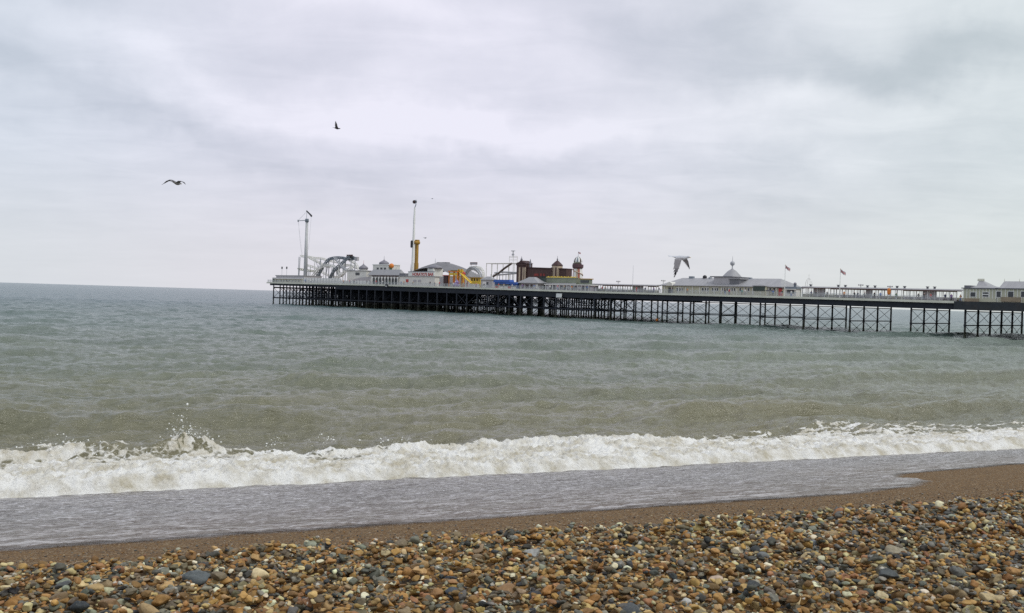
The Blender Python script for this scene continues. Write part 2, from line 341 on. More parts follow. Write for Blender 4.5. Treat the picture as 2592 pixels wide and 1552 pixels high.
def build_spray():
    r = np.random.default_rng(5); V0, F0 = icos(1); P = []
    for px, py, n, wr, wz in [(462, 1112, 260, .7, .42), (490, 1120, 200, 1.0, .25), (160, 1128, 120, 1.4, .2), (820, 1114, 50, .7, .14), (1010, 1112, 50, 1.2, .1), (700, 1120, 40, .6, .12), (1500, 1118, 60, 1.0, .14), (250, 1140, 60, 2.5, .12)]:
        c = at_z(px, py + 8, .45); r0, q0_ = xy_rq(c.x, c.y); a = r0 + r.normal(0, wr * .45, n); b = q0_ + r.normal(0, .3, n); zz = .45 + np.abs(r.normal(0, wz, n)) * np.exp(-((a - r0) / wr) ** 2) + r.uniform(-.05, .12, n)
        x, y = rq_xy(a, b); P.append(np.stack([x, y, zz], -1))
    P = np.concatenate(P); n = len(P); sz = np.clip(np.exp(r.normal(math.log(.010), .7, n)), .004, .04)
    V = (V0[None] * sz[:, None, None] * r.uniform(.5, 1.4, (n, 1, 3)) + P[:, None, :]).reshape(-1, 3); me = mesh_np('sea_spray', V, (F0[None] + (np.arange(n) * len(V0))[:, None, None]).reshape(-1, 3))
    me.materials.append(mat('spray', (.85, .85, .82), .6, .05, 3)); o = link(bpy.data.objects.new('sea_spray', me)); o['kind'] = 'stuff'; o['label'] = 'white spray drops thrown up along the breaking wave'; o['category'] = 'spray'

# ---- pebbles
def icos(level):
    bm = bmesh.new(); bmesh.ops.create_icosphere(bm, subdivisions=level, radius=1)
    V = np.array([v.co[:] for v in bm.verts]); Fc = np.array([[v.index for v in f.verts] for f in bm.faces]); bm.free(); return V, Fc
def pebble_shape(level, seed):
    V, Fc = icos(level); r = np.random.default_rng(seed)
    for _ in range(10):                                  # flats and dents knock the ball out of round
        d = r.normal(size=3); d /= np.linalg.norm(d); k = r.uniform(.45, .85); h = V @ d; V = V - np.outer(np.maximum(h - k, 0) * r.uniform(.6, 1.0), d)
    for _ in range(5):
        d = r.normal(size=3) * 2.2; V = V * (1 + .07 * np.sin(V @ d + r.uniform(0, 6)))[:, None]
    V /= np.abs(V).max(0); return V, Fc
PAL = np.array([(.30, .16, .055), (.24, .125, .045), (.38, .22, .085), (.17, .095, .042), (.42, .29, .14), (.13, .105, .08), (.22, .17, .11), (.05, .048, .045),
                (.08, .08, .078), (.14, .138, .125), (.24, .235, .21), (.50, .40, .25), (.62, .57, .47), (.28, .14, .075), (.035, .038, .045)])
PW = np.array([11, 10, 11, 12, 9, 10, 12, 4.5, 5, 5, 5, 7, 2.6, 4, 4]); PW = PW / PW.sum()
def rotm(n, r, tilt):
    a = r.uniform(0, 2 * np.pi, n); b = r.normal(0, tilt, n); c = r.normal(0, tilt, n)
    ca_, sa_, cb, sb, cc, sc_ = np.cos(a), np.sin(a), np.cos(b), np.sin(b), np.cos(c), np.sin(c); z, o = np.zeros(n), np.ones(n)
    A = np.stack([ca_, -sa_, z, sa_, ca_, z, z, z, o], -1).reshape(n, 3, 3); B = np.stack([o, z, z, z, cb, -sb, z, sb, cb], -1).reshape(n, 3, 3)
    Cc = np.stack([cc, z, sc_, z, o, z, -sc_, z, cc], -1).reshape(n, 3, 3); return B @ Cc @ A
def pebble_mat():
    m = bpy.data.materials.new('pebbles'); m.use_nodes = True; k = NG(m.node_tree); p = m.node_tree.nodes['Principled BSDF']
    pos = k.n('ShaderNodeNewGeometry').outputs['Position']; at = k.n('ShaderNodeAttribute', attribute_name='tint'); sd_ = k.n('ShaderNodeAttribute', attribute_name='seed').outputs['Fac']
    cb = k.n('ShaderNodeCombineXYZ'); k.put(cb.inputs[2], k.m('MULTIPLY', sd_, 40)); v = k.vm('ADD', pos, cb.outputs[0])
    n1 = k.noise(v, 38, 5, .65); n2 = k.noise(v, 130, 4, .7)
    c = k.mix(k.mr(n1, .38, .66, 0, .55), at.outputs['Color'], k.mix(1.0, at.outputs['Color'], (.45, .42, .42), 'MULTIPLY'))
    c = k.mix(k.mr(n2, .58, .72, 0, .35), c, (.55, .47, .36))
    patch = k.m('MULTIPLY', k.mr(k.noise(v, 24, 3, .5), .60, .64), k.m('GREATER_THAN', k.m('FRACT', k.m('MULTIPLY', sd_, 13.7)), .80))
    c = k.mix(k.m('MULTIPLY', patch, .8), c, (.58, .55, .48))
    k.put(p.inputs['Base Color'], c); k.put(p.inputs['Roughness'], k.mr(n1, .3, .7, .5, .85)); p.inputs['Specular IOR Level'].default_value = .3
    b = k.n('ShaderNodeBump'); b.inputs['Strength'].default_value = .35; b.inputs['Distance'].default_value = .004; k.put(b.inputs['Height'], n2); k.put(p.inputs['Normal'], b.outputs[0])
    return m
PEB = pebble_mat()
def tint_attr(me, cols, seeds):
    a = me.attributes.new('tint', 'FLOAT_COLOR', 'POINT'); c4 = np.concatenate([cols, np.ones((len(cols), 1))], 1).astype(np.float32); a.data.foreach_set('color', c4.ravel()); fattr(me, 'seed', seeds)
build_spray()
# big stones that can be told apart: (px, py, width px, height ratio, colour, label)
BIG = [
 (654, 1448, 46, .85, (.72, .58, .34), 'pale cream chipped stone, the brightest large stone near the left'),
 (498, 1457, 56, .5, (.105, .12, .125), 'wide smooth slate grey stone left of the cream chipped stone'),
 (206, 1530, 42, .8, (.035, .042, .048), 'tall black stone near the bottom left corner'),
 (149, 1507, 46, .65, (.20, .135, .07), 'big brown rounded stone just left of the tall black stone'),
 (279, 1517, 44, .62, (.23, .14, .07), 'reddish brown oval stone just right of the tall black stone'),
 (376, 1537, 52, .55, (.40, .28, .14), 'flat tan stone at the bottom edge between two black stones'),
 (554, 1464, 36, .65, (.19, .15, .095), 'olive brown stone between the slate grey and the cream stones'),
 (338, 1533, 24, .8, (.04, .04, .045), 'small upright black stone beside the flat tan stone'),
 (164, 1484, 36, .5, (.085, .09, .09), 'dark grey flat stone above the big brown rounded stone'),
 (1145, 1485, 36, .75, (.07, .085, .105), 'blue black rounded stone right of the smooth orange brown oval'),
 (1106, 1489, 34, .6, (.33, .18, .075), 'smooth orange brown oval stone touching the blue black stone'),
 (1280, 1477, 56, .4, (.27, .155, .07), 'long flat brown stone near the bottom centre'),
 (1347, 1488, 46, .45, (.045, .047, .055), 'long black stone right of the long flat brown stone'),
 (1139, 1445, 34, .6, (.055, .062, .075), 'dark blue black stone uphill of the blue black rounded one'),
 (1065, 1415, 42, .65, (.38, .24, .10), 'tan orange stone with a flat top left of centre'),
 (1604, 1536, 46, .7, (.10, .11, .115), 'dark grey broad stone cut by the bottom edge right of centre'),
 (1221, 1514, 16, .8, (.78, .76, .70), 'small bright white stone near the bottom centre'),
 (1154, 1533, 32, 1., (.17, .125, .06), 'upright brown stone at the bottom edge under the blue black ones'),
 (1344, 1388, 50, .45, (.33, .335, .32), 'long pale grey flat stone in the middle of the bank'),
 (2104, 1343, 42, .5, (.34, .24, .12), 'large tan stone leaning on the cream chunk, right of centre'),
 (2059, 1363, 22, .95, (.30, .33, .36), 'light blue grey upright pebble left of the cream chunk'),
 (2096, 1362, 26, .9, (.62, .56, .42), 'cream angular chunk beside the light blue grey pebble'),
 (2267, 1388, 46, .55, (.31, .27, .19), 'mottled brown and pale oval stone on the right'),
 (2252, 1453, 42, .55, (.085, .095, .095), 'dark slate stone with a pale tip on the right'),
 (1929, 1403, 30, .7, (.16, .17, .17), 'mid grey round stone right of the frame centre'),
 (1737, 1510, 26, .9, (.55, .55, .52), 'mottled white and grey round stone near the bottom'),
 (2200, 1480, 26, .7, (.06, .075, .07), 'dark green grey wedge shaped stone on the right'),
 (2230, 1484, 30, .5, (.66, .55, .33), 'cream yellow flat stone next to the dark wedge shaped stone'),
 (1815, 1456, 38, .5, (.55, .42, .32), 'pinkish white flat oval stone right of centre'),
 (2509, 1509, 52, .35, (.48, .37, .20), 'long yellowish flat stone near the bottom right corner')]
def build_pebbles():
    r = np.random.default_rng(11)
    r0, r1, q0, q1 = -3.6, 14.0, 2.3, 7.9; cell = .0125
    nx, ny = int((r1 - r0) / cell), int((q1 - q0) / cell)
    gx = r0 + (np.arange(nx) + .5) * cell; gy = q0 + (np.arange(ny) + .5) * cell
    G = beach_z(*np.meshgrid(gx, gy, indexing='ij')).astype(np.float64); own = np.full((nx, ny), -1, np.int32)
    N = 92000
    pr = r.uniform(r0 + .1, r1 - .1, N); pq = r.uniform(q0 + .1, q1 - .1, N)
    edge = 7.14 + .35 * (fbm(pr * 1.1, pr * 0, 3, 21) - .5) + np.interp(pr, [-1, 4, 9], [.16, .0, .04])
    keepp = r.uniform(size=N) > sst(-.12, .32, pq - edge + .10 * r.normal(size=N)) * .985
    pr, pq = pr[keepp], pq[keepp]; N = len(pr)
    L = np.clip(np.exp(r.normal(math.log(.0205), .46, N)), .008, .060)         # half length
    order = np.concatenate([np.arange(0, N // 2), N // 2 + np.argsort(r.uniform(size=N - N // 2) - .6 * L[N // 2:] / .05)])
    pr, pq, L = pr[order], pq[order], L[order]
    W = L * r.uniform(.6, .95, N); T = L * r.uniform(.34, .68, N)
    bigs = []
    for px, py, wpx, hr, col, lab in BIG:
        P = at_z(px, py, 4.36)
        for _ in range(4): rr_, qq_ = xy_rq(P.x, P.y); P = at_z(px, py, float(beach_z(rr_, qq_)) + .07)
        rr_, qq_ = xy_rq(P.x, P.y); hl = wpx * P.length / 1.0 / F * .5; hl = wpx * math.hypot(P.x, P.y) / F * .60
        bigs.append((rr_, qq_, hl, hr, col, lab))
    br = np.array([b[0] for b in bigs]); bq = np.array([b[1] for b in bigs]); bl = np.array([b[2] for b in bigs])
    last = N - N // 6                                    # the last ones stay off the named stones
    near = ((pr[:, None] - br) ** 2 + (pq[:, None] - bq) ** 2 < (bl * .95 + L[:, None] * .6) ** 2).any(1)
    # camera-side neighbours must not bury the named stones
    cols = PAL[r.choice(len(PAL), N, p=PW)] * r.uniform(.8, 1.28, (N, 1)) * r.uniform(.93, 1.07, (N, 3)) * np.array([1.02, 1.03, .88]) * 1.16
    grey = sst(2.0, 10.0, pr) * .30; gm = r.uniform(size=N) < grey
    cols[gm] = (np.array([(.17, .165, .15), (.24, .23, .20), (.11, .11, .10)])[r.integers(0, 3, N)] * r.uniform(.7, 1.3, (N, 1)))[gm]
    zc = np.zeros(N); offs = {}
    def foot(rad):
        k = max(1, int(round(rad / cell)))
        if k not in offs:
            a, b = np.meshgrid(np.arange(-k, k + 1), np.arange(-k, k + 1), indexing='ij'); d2 = (a * a + b * b) / (k + .3) ** 2
            s = d2 < 1; offs[k] = (a[s], b[s], np.sqrt(1 - d2[s]))
        return offs[k]
    for i in range(N):
        if near[i] and i > N // 2: zc[i] = -99; continue
        a, b, hgt = foot((L[i] + W[i]) * .5); ci, cj = int((pr[i] - r0) / cell), int((pq[i] - q0) / cell)
        A, B = ci + a, cj + b; ok = (A >= 0) & (B >= 0) & (A < nx) & (B < ny); A, B, hh = A[ok], B[ok], hgt[ok]
        g_ = G[A, B]; base = np.partition(g_, len(g_) * 7 // 10)[len(g_) * 7 // 10] if len(g_) > 3 else g_.mean()
        zc[i] = base + T[i] * .35; top = zc[i] + T[i] * hh; up = top > g_
        G[A[up], B[up]] = top[up]; own[A[up], B[up]] = i
    vis = np.zeros(N, bool); u, cnt = np.unique(own[own >= 0], return_counts=True); vis[u[cnt >= 2]] = True
    vis &= zc > -50
    idx = np.where(vis)[0]
    shapes = {2: [pebble_shape(2, 50 + s) for s in range(14)], 3: [pebble_shape(3, 70 + s) for s in range(14)]}
    Rm = rotm(N, r, .22); VV, FF, CC, SS = [], [], [], []; base = 0
    sh = r.integers(0, 14, N); X, Y = rq_xy(pr, pq); dist = np.hypot(X, Y)
    lod = np.where((dist < 7.2) & (L > .016), 3, 2)
    for lv in (2, 3):
        for s in range(14):
            ii = idx[(sh[idx] == s) & (lod[idx] == lv)]
            if not len(ii): continue
            V, Fc = shapes[lv][s]; S = np.stack([L[ii], W[ii], T[ii]], -1)[:, None, :] * V[None]
            P = np.einsum('nij,nkj->nki', Rm[ii], S) + np.stack([X[ii], Y[ii], zc[ii]], -1)[:, None, :]
            n, kv = len(ii), len(V); VV.append(P.reshape(-1, 3)); FF.append((Fc[None] + (np.arange(n) * kv)[:, None, None]).reshape(-1, 3) + base); base += n * kv
            CC.append(np.repeat(cols[ii], kv, 0)); SS.append(np.repeat(r.uniform(size=n), kv))
    me = mesh_np('shingle', np.concatenate(VV), np.concatenate(FF)); tint_attr(me, np.concatenate(CC), np.concatenate(SS)); me.materials.append(PEB)
    o = link(bpy.data.objects.new('shingle', me)); o['kind'] = 'stuff'; o['label'] = 'rounded brown, tan and grey shingle pebbles heaped along the foreground'; o['category'] = 'shingle'
    print('pebbles', len(idx), len(me.vertices))
    for j, (rr_, qq_, hl, hr, col, lab) in enumerate(bigs):
        V, Fc = pebble_shape(4, 200 + j); T_ = hl * min(hr, .95); ci, cj = int((rr_ - r0) / cell), int((qq_ - q0) / cell); k = max(1, int(hl * .7 / cell))
        zb = float(np.median(G[ci - k:ci + k + 1, cj - k:cj + k + 1])) if 0 < ci < nx and 0 < cj < ny else float(beach_z(rr_, qq_)) + .04
        P = V * np.array([hl, hl * .8, T_]); me = mesh_np('stone', P, Fc); tint_attr(me, np.tile(np.array(col), (len(P), 1)), np.full(len(P), next(q for q in ((j * .137 + i_ * .013) % 1 for i_ in range(80)) if (q * 13.7) % 1 < .75))); me.materials.append(PEB)
        o = link(bpy.data.objects.new('stone', me)); x, y = rq_xy(rr_, qq_); o.location = (x, y, zb + T_ * .62); o.rotation_euler = (r.normal(0, .12), r.normal(0, .12), r.normal(0, .25))
        o['label'] = lab; o['category'] = 'stone'; o['group'] = 'larger stones lying on the shingle'
    # thin scatter of small stones and grit on the wet slope
    n = 16000; ar = r.uniform(-8, 34, n); aq = 7.0 + r.exponential(1.0, n) * 2.2; kz = aq < qswash(ar) + 1.2; ar, aq = ar[kz], aq[kz]; n = len(ar)
    L2 = np.clip(np.exp(r.normal(math.log(.008), .4, n)), .004, .022); S = np.stack([L2, L2 * .8, L2 * .5], -1); V, Fc = pebble_shape(1, 5); x, y = rq_xy(ar, aq); Rm = rotm(n, r, .3)
    P = np.einsum('nij,nkj->nki', Rm, S[:, None, :] * V[None]) + np.stack([x, y, beach_z(ar, aq) + L2 * .3 + .012], -1)[:, None, :]
    me = mesh_np('grit', P.reshape(-1, 3), (Fc[None] + (np.arange(n) * len(V))[:, None, None]).reshape(-1, 3)); cols = PAL[r.choice(len(PAL), n, p=PW)]; tint_attr(me, np.repeat(cols * .8, len(V), 0), np.repeat(r.uniform(size=n), len(V))); me.materials.append(PEB)
    o = link(bpy.data.objects.new('grit', me)); o['kind'] = 'stuff'; o['label'] = 'fine grit scattered over the wet brown slope'; o['category'] = 'grit'
build_pebbles()

# ================================================================== THE PIER
# pier frame: s runs from the sea end to the shore, t across and away from the viewer, z up
P0 = at_z(680, 769, 0); P1 = at_z(2592, 862, 0)
PD = (P1 - P0).normalized(); PN = Vector((-PD.y, PD.x, 0)); PANG = math.atan2(PD.y, PD.x)
def pw(s, t, z=0.0): return Vector((P0.x + PD.x * s + PN.x * t, P0.y + PD.y * s + PN.y * t, z))
def pp(px, py, t):                                      # pixel column -> (s, z) on the long vertical plane at depth t
    r = ray(px, py); o = Vector((0, 0, H0)); k = (t - PN.dot(o - P0)) / PN.dot(r); q = o + r * k
    return (q - P0).dot(PD), q.z
def pt_(px, py, s):                                     # pixel -> (t, z) on the cross plane at s
    r = ray(px, py); o = Vector((0, 0, H0)); k = (s - PD.dot(o - P0)) / PD.dot(r); q = o + r * k
    return (q - P0).dot(PN), q.z
def dz(s): return float(np.interp(s, [0, 80, 130, 186, 252, 290, 400], [9.55, 9.42, 9.08, 8.62, 8.4, 8.2, 8.1]))

M = {}
def MT(k, *a, **kw):
    if k not in M: M[k] = mat(k, *a, **kw)
    return M[k]
iron = MT('dark painted iron', (.013, .016, .027), .75, .35, .6, dirt=((.03, .03, .03), .4))
irong = MT('weathered iron', (.022, .026, .032), .65, .35, .8, dirt=((.07, .05, .035), .4))
for m_ in (iron, irong):                                # weed and salt band near the waterline
    k = NG(m_.node_tree); p_ = m_.node_tree.nodes['Principled BSDF']; src = p_.inputs['Base Color'].links[0].from_socket
    ps = k.n('ShaderNodeNewGeometry').outputs['Position']; sp = k.n('ShaderNodeSeparateXYZ'); k.put(sp.inputs[0], ps); nz = k.m('MULTIPLY_ADD', k.m('SUBTRACT', k.noise(ps, .9, 4, .6), .5), 1.6, sp.outputs[2])
    c_ = k.mix(k.mr(nz, 1.9, 1.2), src, (.030, .032, .018)); c_ = k.mix(k.m('MULTIPLY', k.mr(nz, 2.5, 2.0), k.mr(nz, 1.5, 1.9)), c_, (.075, .068, .055)); k.put(p_.inputs['Base Color'], c_)
strip = MT('pale deck edge', (.70, .68, .58), .7, .12, .4)
plank = MT('deck planks', (.22, .18, .14), .8, .2, 1.5, stretch=(.3, 4, 1))
railm = MT('pale railing paint', (.50, .52, .54), .6, .1, 1)
white = MT('white painted boards', (.72, .70, .66), .6, .07, .3, dirt=((.52, .48, .42), .4))
cream = MT('cream painted boards', (.50, .49, .38), .65, .08, .4, dirt=((.42, .38, .28), .4))
lilac = MT('pale grey wall', (.45, .43, .45), .7, .1, .4)
greyroof = MT('grey metal roof', (.31, .305, .32), .5, .12, .5, stretch=(3, .3, 1))
greydark = MT('dark slate roof', (.16, .16, .18), .6, .15, .6)
lead = MT('lead dome', (.20, .19, .22), .5, .15, .8)
steel = MT('grey painted steel', (.40, .41, .44), .45, .12, .5)
steeld = MT('slate blue steel', (.20, .23, .27), .45, .15, .5)
glass = MT('dark window glass', (.035, .04, .05), .12, .3, .5)
pane = MT('pale shelter glass', (.50, .53, .55), .25, .1, .3)
brown = MT('dark brown boards', (.082, .043, .040), .75, .25, .7, stretch=(3, 3, .4))
browntrim = MT('maroon trim', (.05, .018, .02), .6, .2, 1)
buff = MT('buff panel', (.52, .41, .31), .75, .25, .8, stretch=(4, 4, .3))
red = MT('red paint', (.45, .035, .03), .5, .1, 1)
orange = MT('orange paint', (.72, .22, .03), .5, .15, .7)
yellow = MT('yellow paint', (.72, .50, .05), .5, .12, .8)
ochre = MT('ochre paint', (.38, .21, .03), .55, .15, .6)
blue = MT('blue canopy', (.035, .11, .42), .55, .2, .6)
green = MT('green paint', (.06, .16, .07), .6, .2, .8)
olive = MT('olive grey boards', (.20, .22, .17), .7, .2, .6)
purple = MT('purple vinyl', (.28, .20, .42), .5, .1, .6)
black = MT('black paint', (.02, .02, .024), .5, .2, 1)
whitep = MT('bright white paint', (.80, .79, .77), .5, .04, 1)
darkgreen = MT('dark green board', (.045, .065, .06), .6, .15, .6)

ORG = {}
def thing(name, label, cat, s, t, z, group=None):
    o = link(bpy.data.objects.new(name, None)); o.location = pw(s, t, z); o.rotation_euler = (0, 0, PANG); o.empty_display_size = .5
    o['label'] = label; o['category'] = cat
    if group: o['group'] = group
    ORG[o.name] = Vector((s, t, z)); return o
class MB:
    def __init__(s): s.v = []; s.f = []
    def add(s, V, Fs):
        b = len(s.v); s.v += [tuple(map(float, x)) for x in V]; s.f += [tuple(i + b for i in f) for f in Fs]; return s
    def box(s, a0, a1, b0, b1, c0, c1, dt=0):
        V = [(a0, b0, c0), (a1, b0, c0), (a1, b1, c0), (a0, b1, c0), (a0, b0, c1), (a1, b0, c1), (a1, b1, c1), (a0, b1, c1)]
        return s.add(V, [(0, 3, 2, 1), (4, 5, 6, 7), (0, 1, 5, 4), (1, 2, 6, 5), (2, 3, 7, 6), (3, 0, 4, 7)])
    def tube(s, pts, r, n=6, r1=None, cap=True):
        pts = [Vector(p) for p in pts]; m = len(pts); rows = []
        for i, p in enumerate(pts):
            d = (pts[min(i + 1, m - 1)] - pts[max(i - 1, 0)]).normalized(); u = d.orthogonal().normalized() if i == 0 else (u_ - d * u_.dot(d)).normalized(); u_ = u; w = d.cross(u)
            rr = r if r1 is None else r + (r1 - r) * i / (m - 1)
            rows.append([p + (u * math.cos(2 * math.pi * k / n) + w * math.sin(2 * math.pi * k / n)) * rr for k in range(n)])
        V = [q for row in rows for q in row]; Fs = [(i * n + k, i * n + (k + 1) % n, (i + 1) * n + (k + 1) % n, (i + 1) * n + k) for i in range(m - 1) for k in range(n)]
        if cap: Fs += [tuple(range(n))[::-1], tuple((m - 1) * n + k for k in range(n))]
        return s.add(V, Fs)
    def lathe(s, c, prof, n=14, sx=1, sy=1):
        V = [(c[0] + r * sx * math.cos(2 * math.pi * k / n), c[1] + r * sy * math.sin(2 * math.pi * k / n), c[2] + z) for r, z in prof for k in range(n)]; m = len(prof)
        Fs = [(i * n + k, i * n + (k + 1) % n, (i + 1) * n + (k + 1) % n, (i + 1) * n + k) for i in range(m - 1) for k in range(n)]
        return s.add(V, Fs + [tuple(range(n))[::-1], tuple((m - 1) * n + k for k in range(n))])
    def ball(s, c, r, n=12, sz=1): return s.lathe(c, [(r * math.sin(a), -r * sz * math.cos(a)) for a in np.linspace(.05, math.pi - .05, 8)], n)
    def hip(s, a0, a1, b0, b1, z0, z1, inset_s, inset_t=None, eave=.4):
        if inset_t is None: inset_t = (b1 - b0) / 2
        a0 -= eave; a1 += eave; b0 -= eave; b1 += eave; inset_t += eave; inset_s += eave; inset_t = min(inset_t, (b1 - b0) / 2 - .05)
        V = [(a0, b0, z0), (a1, b0, z0), (a1, b1, z0), (a0, b1, z0), (a0 + inset_s, b0 + inset_t, z1), (a1 - inset_s, b0 + inset_t, z1), (a1 - inset_s, b1 - inset_t, z1), (a0 + inset_s, b1 - inset_t, z1),
             (a0, b0, z0 - .18), (a1, b0, z0 - .18), (a1, b1, z0 - .18), (a0, b1, z0 - .18)]
        return s.add(V, [(0, 1, 5, 4), (1, 2, 6, 5), (2, 3, 7, 6), (3, 0, 4, 7), (4, 5, 6, 7), (8, 9, 1, 0), (9, 10, 2, 1), (10, 11, 3, 2), (11, 8, 0, 3), (11, 10, 9, 8)])
    def prism(s, poly, b0, b1):                         # poly in (s,z), extruded in t
        n = len(poly); V = [(x, b0, z) for x, z in poly] + [(x, b1, z) for x, z in poly]
        return s.add(V, [tuple(range(n)), tuple(range(n, 2 * n))[::-1]] + [(i, i + n, (i + 1) % n + n, (i + 1) % n) for i in range(n)])
    def build(s, name, m, parent, smooth=False, label=None, kind=None):
        top = parent
        while top.parent: top = top.parent
        o0 = ORG[top.name]; me = bpy.data.meshes.new(name); me.from_pydata([(x - o0.x, y - o0.y, z - o0.z) for x, y, z in s.v], [], s.f); me.update()
        bm = bmesh.new(); bm.from_mesh(me); bmesh.ops.recalc_face_normals(bm, faces=bm.faces); bm.to_mesh(me); bm.free()
        if smooth: me.polygons.foreach_set('use_smooth', [True] * len(me.polygons))
        me.materials.append(m); o = link(bpy.data.objects.new(name, me)); o.parent = parent
        if label: o['label'] = label
        if kind: o['kind'] = kind
        return o
def line_pts(lst): return [(pp(a, b, t)[0], t, pp(a, b, t)[1]) for a, b, t in lst]
def windows(parent, name, pxs, y0, y1, t, m=glass, frame=None, out=.06):
    for a, b in pxs:
        s0, z1 = pp(a, y0, t); s1, z0 = pp(b, y1, t); _, z0 = pp(a, y1, t)
        if frame is not None:
            f = MB().box(s0 - .12, s1 + .12, t - out, t + .05, z0 - .12, z1 + .12).build(name, frame, parent)
            MB().box(s0, s1, t - out - .03, t, z0, z1).build('pane', m, f)
        else: MB().box(s0, s1, t - out, t + .05, z0, z1).build(name, m, parent)
def foot(pxl, pxm, pxr, t, ytop, ym=None):
    """front face from pxl to pxm at depth t, end face out to pxr -> s0, s1, t1, base z, top z"""
    s0, _ = pp(pxl, 720, t); s1, _ = pp(pxm, 725, t); t1, _ = pt_(pxr, 720, s1)
    z = pp(pxl if ym is None else ym, ytop, t)[1]; return s0, s1, t1, dz((s0 + s1) / 2), z

# ---- the pier itself: deck, girders, columns, bracing, railing
LH = pp(1520, 740, 0)[0]                                # shoreward end of the wide head
WH, WN, WK = 60.0, 26.0, 42.0
pier = thing('pier', 'long dark iron pleasure pier standing in the sea on rows of columns', 'pier', 0, 0, 0)
ss = [-1.6, 80, 130, LH]; sn = [LH, 252, 290, 294]; sk = [294, 400]
def slab(mb, sl, t0, t1, za, zb):
    for a, b in zip(sl[:-1], sl[1:]):
        A, B = dz(a), dz(b); V = [(a, t0, A + za), (b, t0, B + za), (b, t1, B + za), (a, t1, A + za), (a, t0, A + zb), (b, t0, B + zb), (b, t1, B + zb), (a, t1, A + zb)]
        mb.add(V, [(0, 3, 2, 1), (4, 5, 6, 7), (0, 1, 5, 4), (1, 2, 6, 5), (2, 3, 7, 6), (3, 0, 4, 7)])
d = MB(); slab(d, ss, 0, WH, -.28, 0); slab(d, sn, .003, WN, -.28, 0); slab(d, sk, -.8, WK, -.28, 0); deck = d.build('deck', plank, pier)
d = MB(); slab(d, [-1.85, 80, 130, LH, 252, 290, 293.7], -.25, 0, -.45, .10); slab(d, [-1.85, -1.6], 0, WH, -.45, .10); d.build('deck_edge', strip, pier)
def girders(sl, ts, top, h, name='girder', w=.35):
    d = MB()
    for t in ts: slab(d, sl, t - w / 2, t + w / 2, -top - h, -top)
    return d.build(name, iron, pier)
HEADT = [.4, 5.4, 10.4, 15.4, 20.4, 26, 32, 38, 44, 50, 56]
girders([50, 80, 130, LH], HEADT, .29, 1.9); girders([.3, 50], HEADT, .29, 1.0); girders(sn, [.5, 8.6, 16.8, 25], .29, 1.6); girders(sk, [-.4, 8.6, 16.8, 25, 33.4, 41.4], .29, 1.5)
# columns ---------------------------------------------------------------
cols = []
hs = [3.0 + i * 5.25 for i in range(int((LH - 4) / 5.25) + 1)]
for i, s_ in enumerate(hs):
    for j, t_ in enumerate(HEADT):
        if s_ > 122 and t_ > 21: continue
        cols.append((s_, t_ + .1, .27 if j < 2 else .24))
NT = [.7, 8.6, 16.8, 25.2]; bents = [295.8, 283.4, 268.4, 256.0]
while bents[-1] - 9.6 > LH + 3: bents.append(bents[-1] - (12.4 if bents[-1] > 240 else 9.6))
for s_ in bents[1:]:
    for t_ in NT: cols.append((s_, t_, .23))
KT = [0.2, 8.6, 17.0, 25.2, 33.4, 41.2]
kb = [295.8, 309, 322, 335, 348]
for s_ in kb:
    for t_ in KT: cols.append((s_, t_, .25))
def colmesh(mb, s_, t_, r):
    top = dz(s_) - .4; mb.tube([(s_, t_, -2.5), (s_, t_, top)], r, 8); mb.tube([(s_, t_, top - .9), (s_, t_, top)], r * 1.0, 8, r * 1.7); mb.tube([(s_, t_, 2.55), (s_, t_, 2.95)], r * 1.35, 8); mb.tube([(s_, t_, -2), (s_, t_, .5)], r * 1.4, 8)
cols.sort(key=lambda c: (0 if c[1] < 1.2 else 1 if c[0] > LH else 2, -c[0]))
for c in cols[:98]: colmesh_ = MB(); colmesh(colmesh_, *c); colmesh_.build('column', iron if c[0] < LH else irong, pier, True)
d = MB()
for c in cols[98:]: colmesh(d, *c)
d.build('column', iron, pier, True, kind='stuff')
# bracing: per bent a mid strut, a low strut and crossed rods ----------------
def bent_brace(s_, ts, full=True, m=irong):
    d = MB(); zt = dz(s_) - 2.25
    d.box(s_ - .10, s_ + .10, ts[0], ts[-1], 2.62, 2.88); d.box(s_ - .08, s_ + .08, ts[0], ts[-1], zt - .1, zt + .12)
    for a, b in zip(ts[:-1], ts[1:]):
        for za, zb in ((2.9, zt - .1), (-.6, 2.6)):
            d.tube([(s_ - .1, a, za), (s_ - .1, b, zb)], .055, 5); d.tube([(s_ + .1, a, zb), (s_ + .1, b, za)], .055, 5)
        if full: d.tube([(s_, (a + b) / 2, .9), (s_, (a + b) / 2, 1.1)], .25, 6)
    return d.build('cross_bracing', m, pier)
for s_ in bents[1:]: bent_brace(s_, NT)
for s_ in kb: bent_brace(s_, KT)
d = MB()
for i, s_ in enumerate(hs):
    zt = dz(s_) - 2.2; HT = [t for t in HEADT if s_ < 122 or t < 21]; d.box(s_ - .12, s_ + .12, .4, HT[-1], 2.55, 2.85); d.box(s_ - .15, s_ + .15, .4, HT[-1], zt - .3, zt + .3)
    for a, b in zip(HT[:-1], HT[1:]):
        d.tube([(s_, a, 2.8), (s_, b, zt)], .09, 5); d.tube([(s_, a, zt), (s_, b, 2.8)], .09, 5)
        if i % 2: d.tube([(s_, a, -.5), (s_, b, 2.6)], .08, 5)
d.build('cross_bracing', iron, pier)
d = MB()
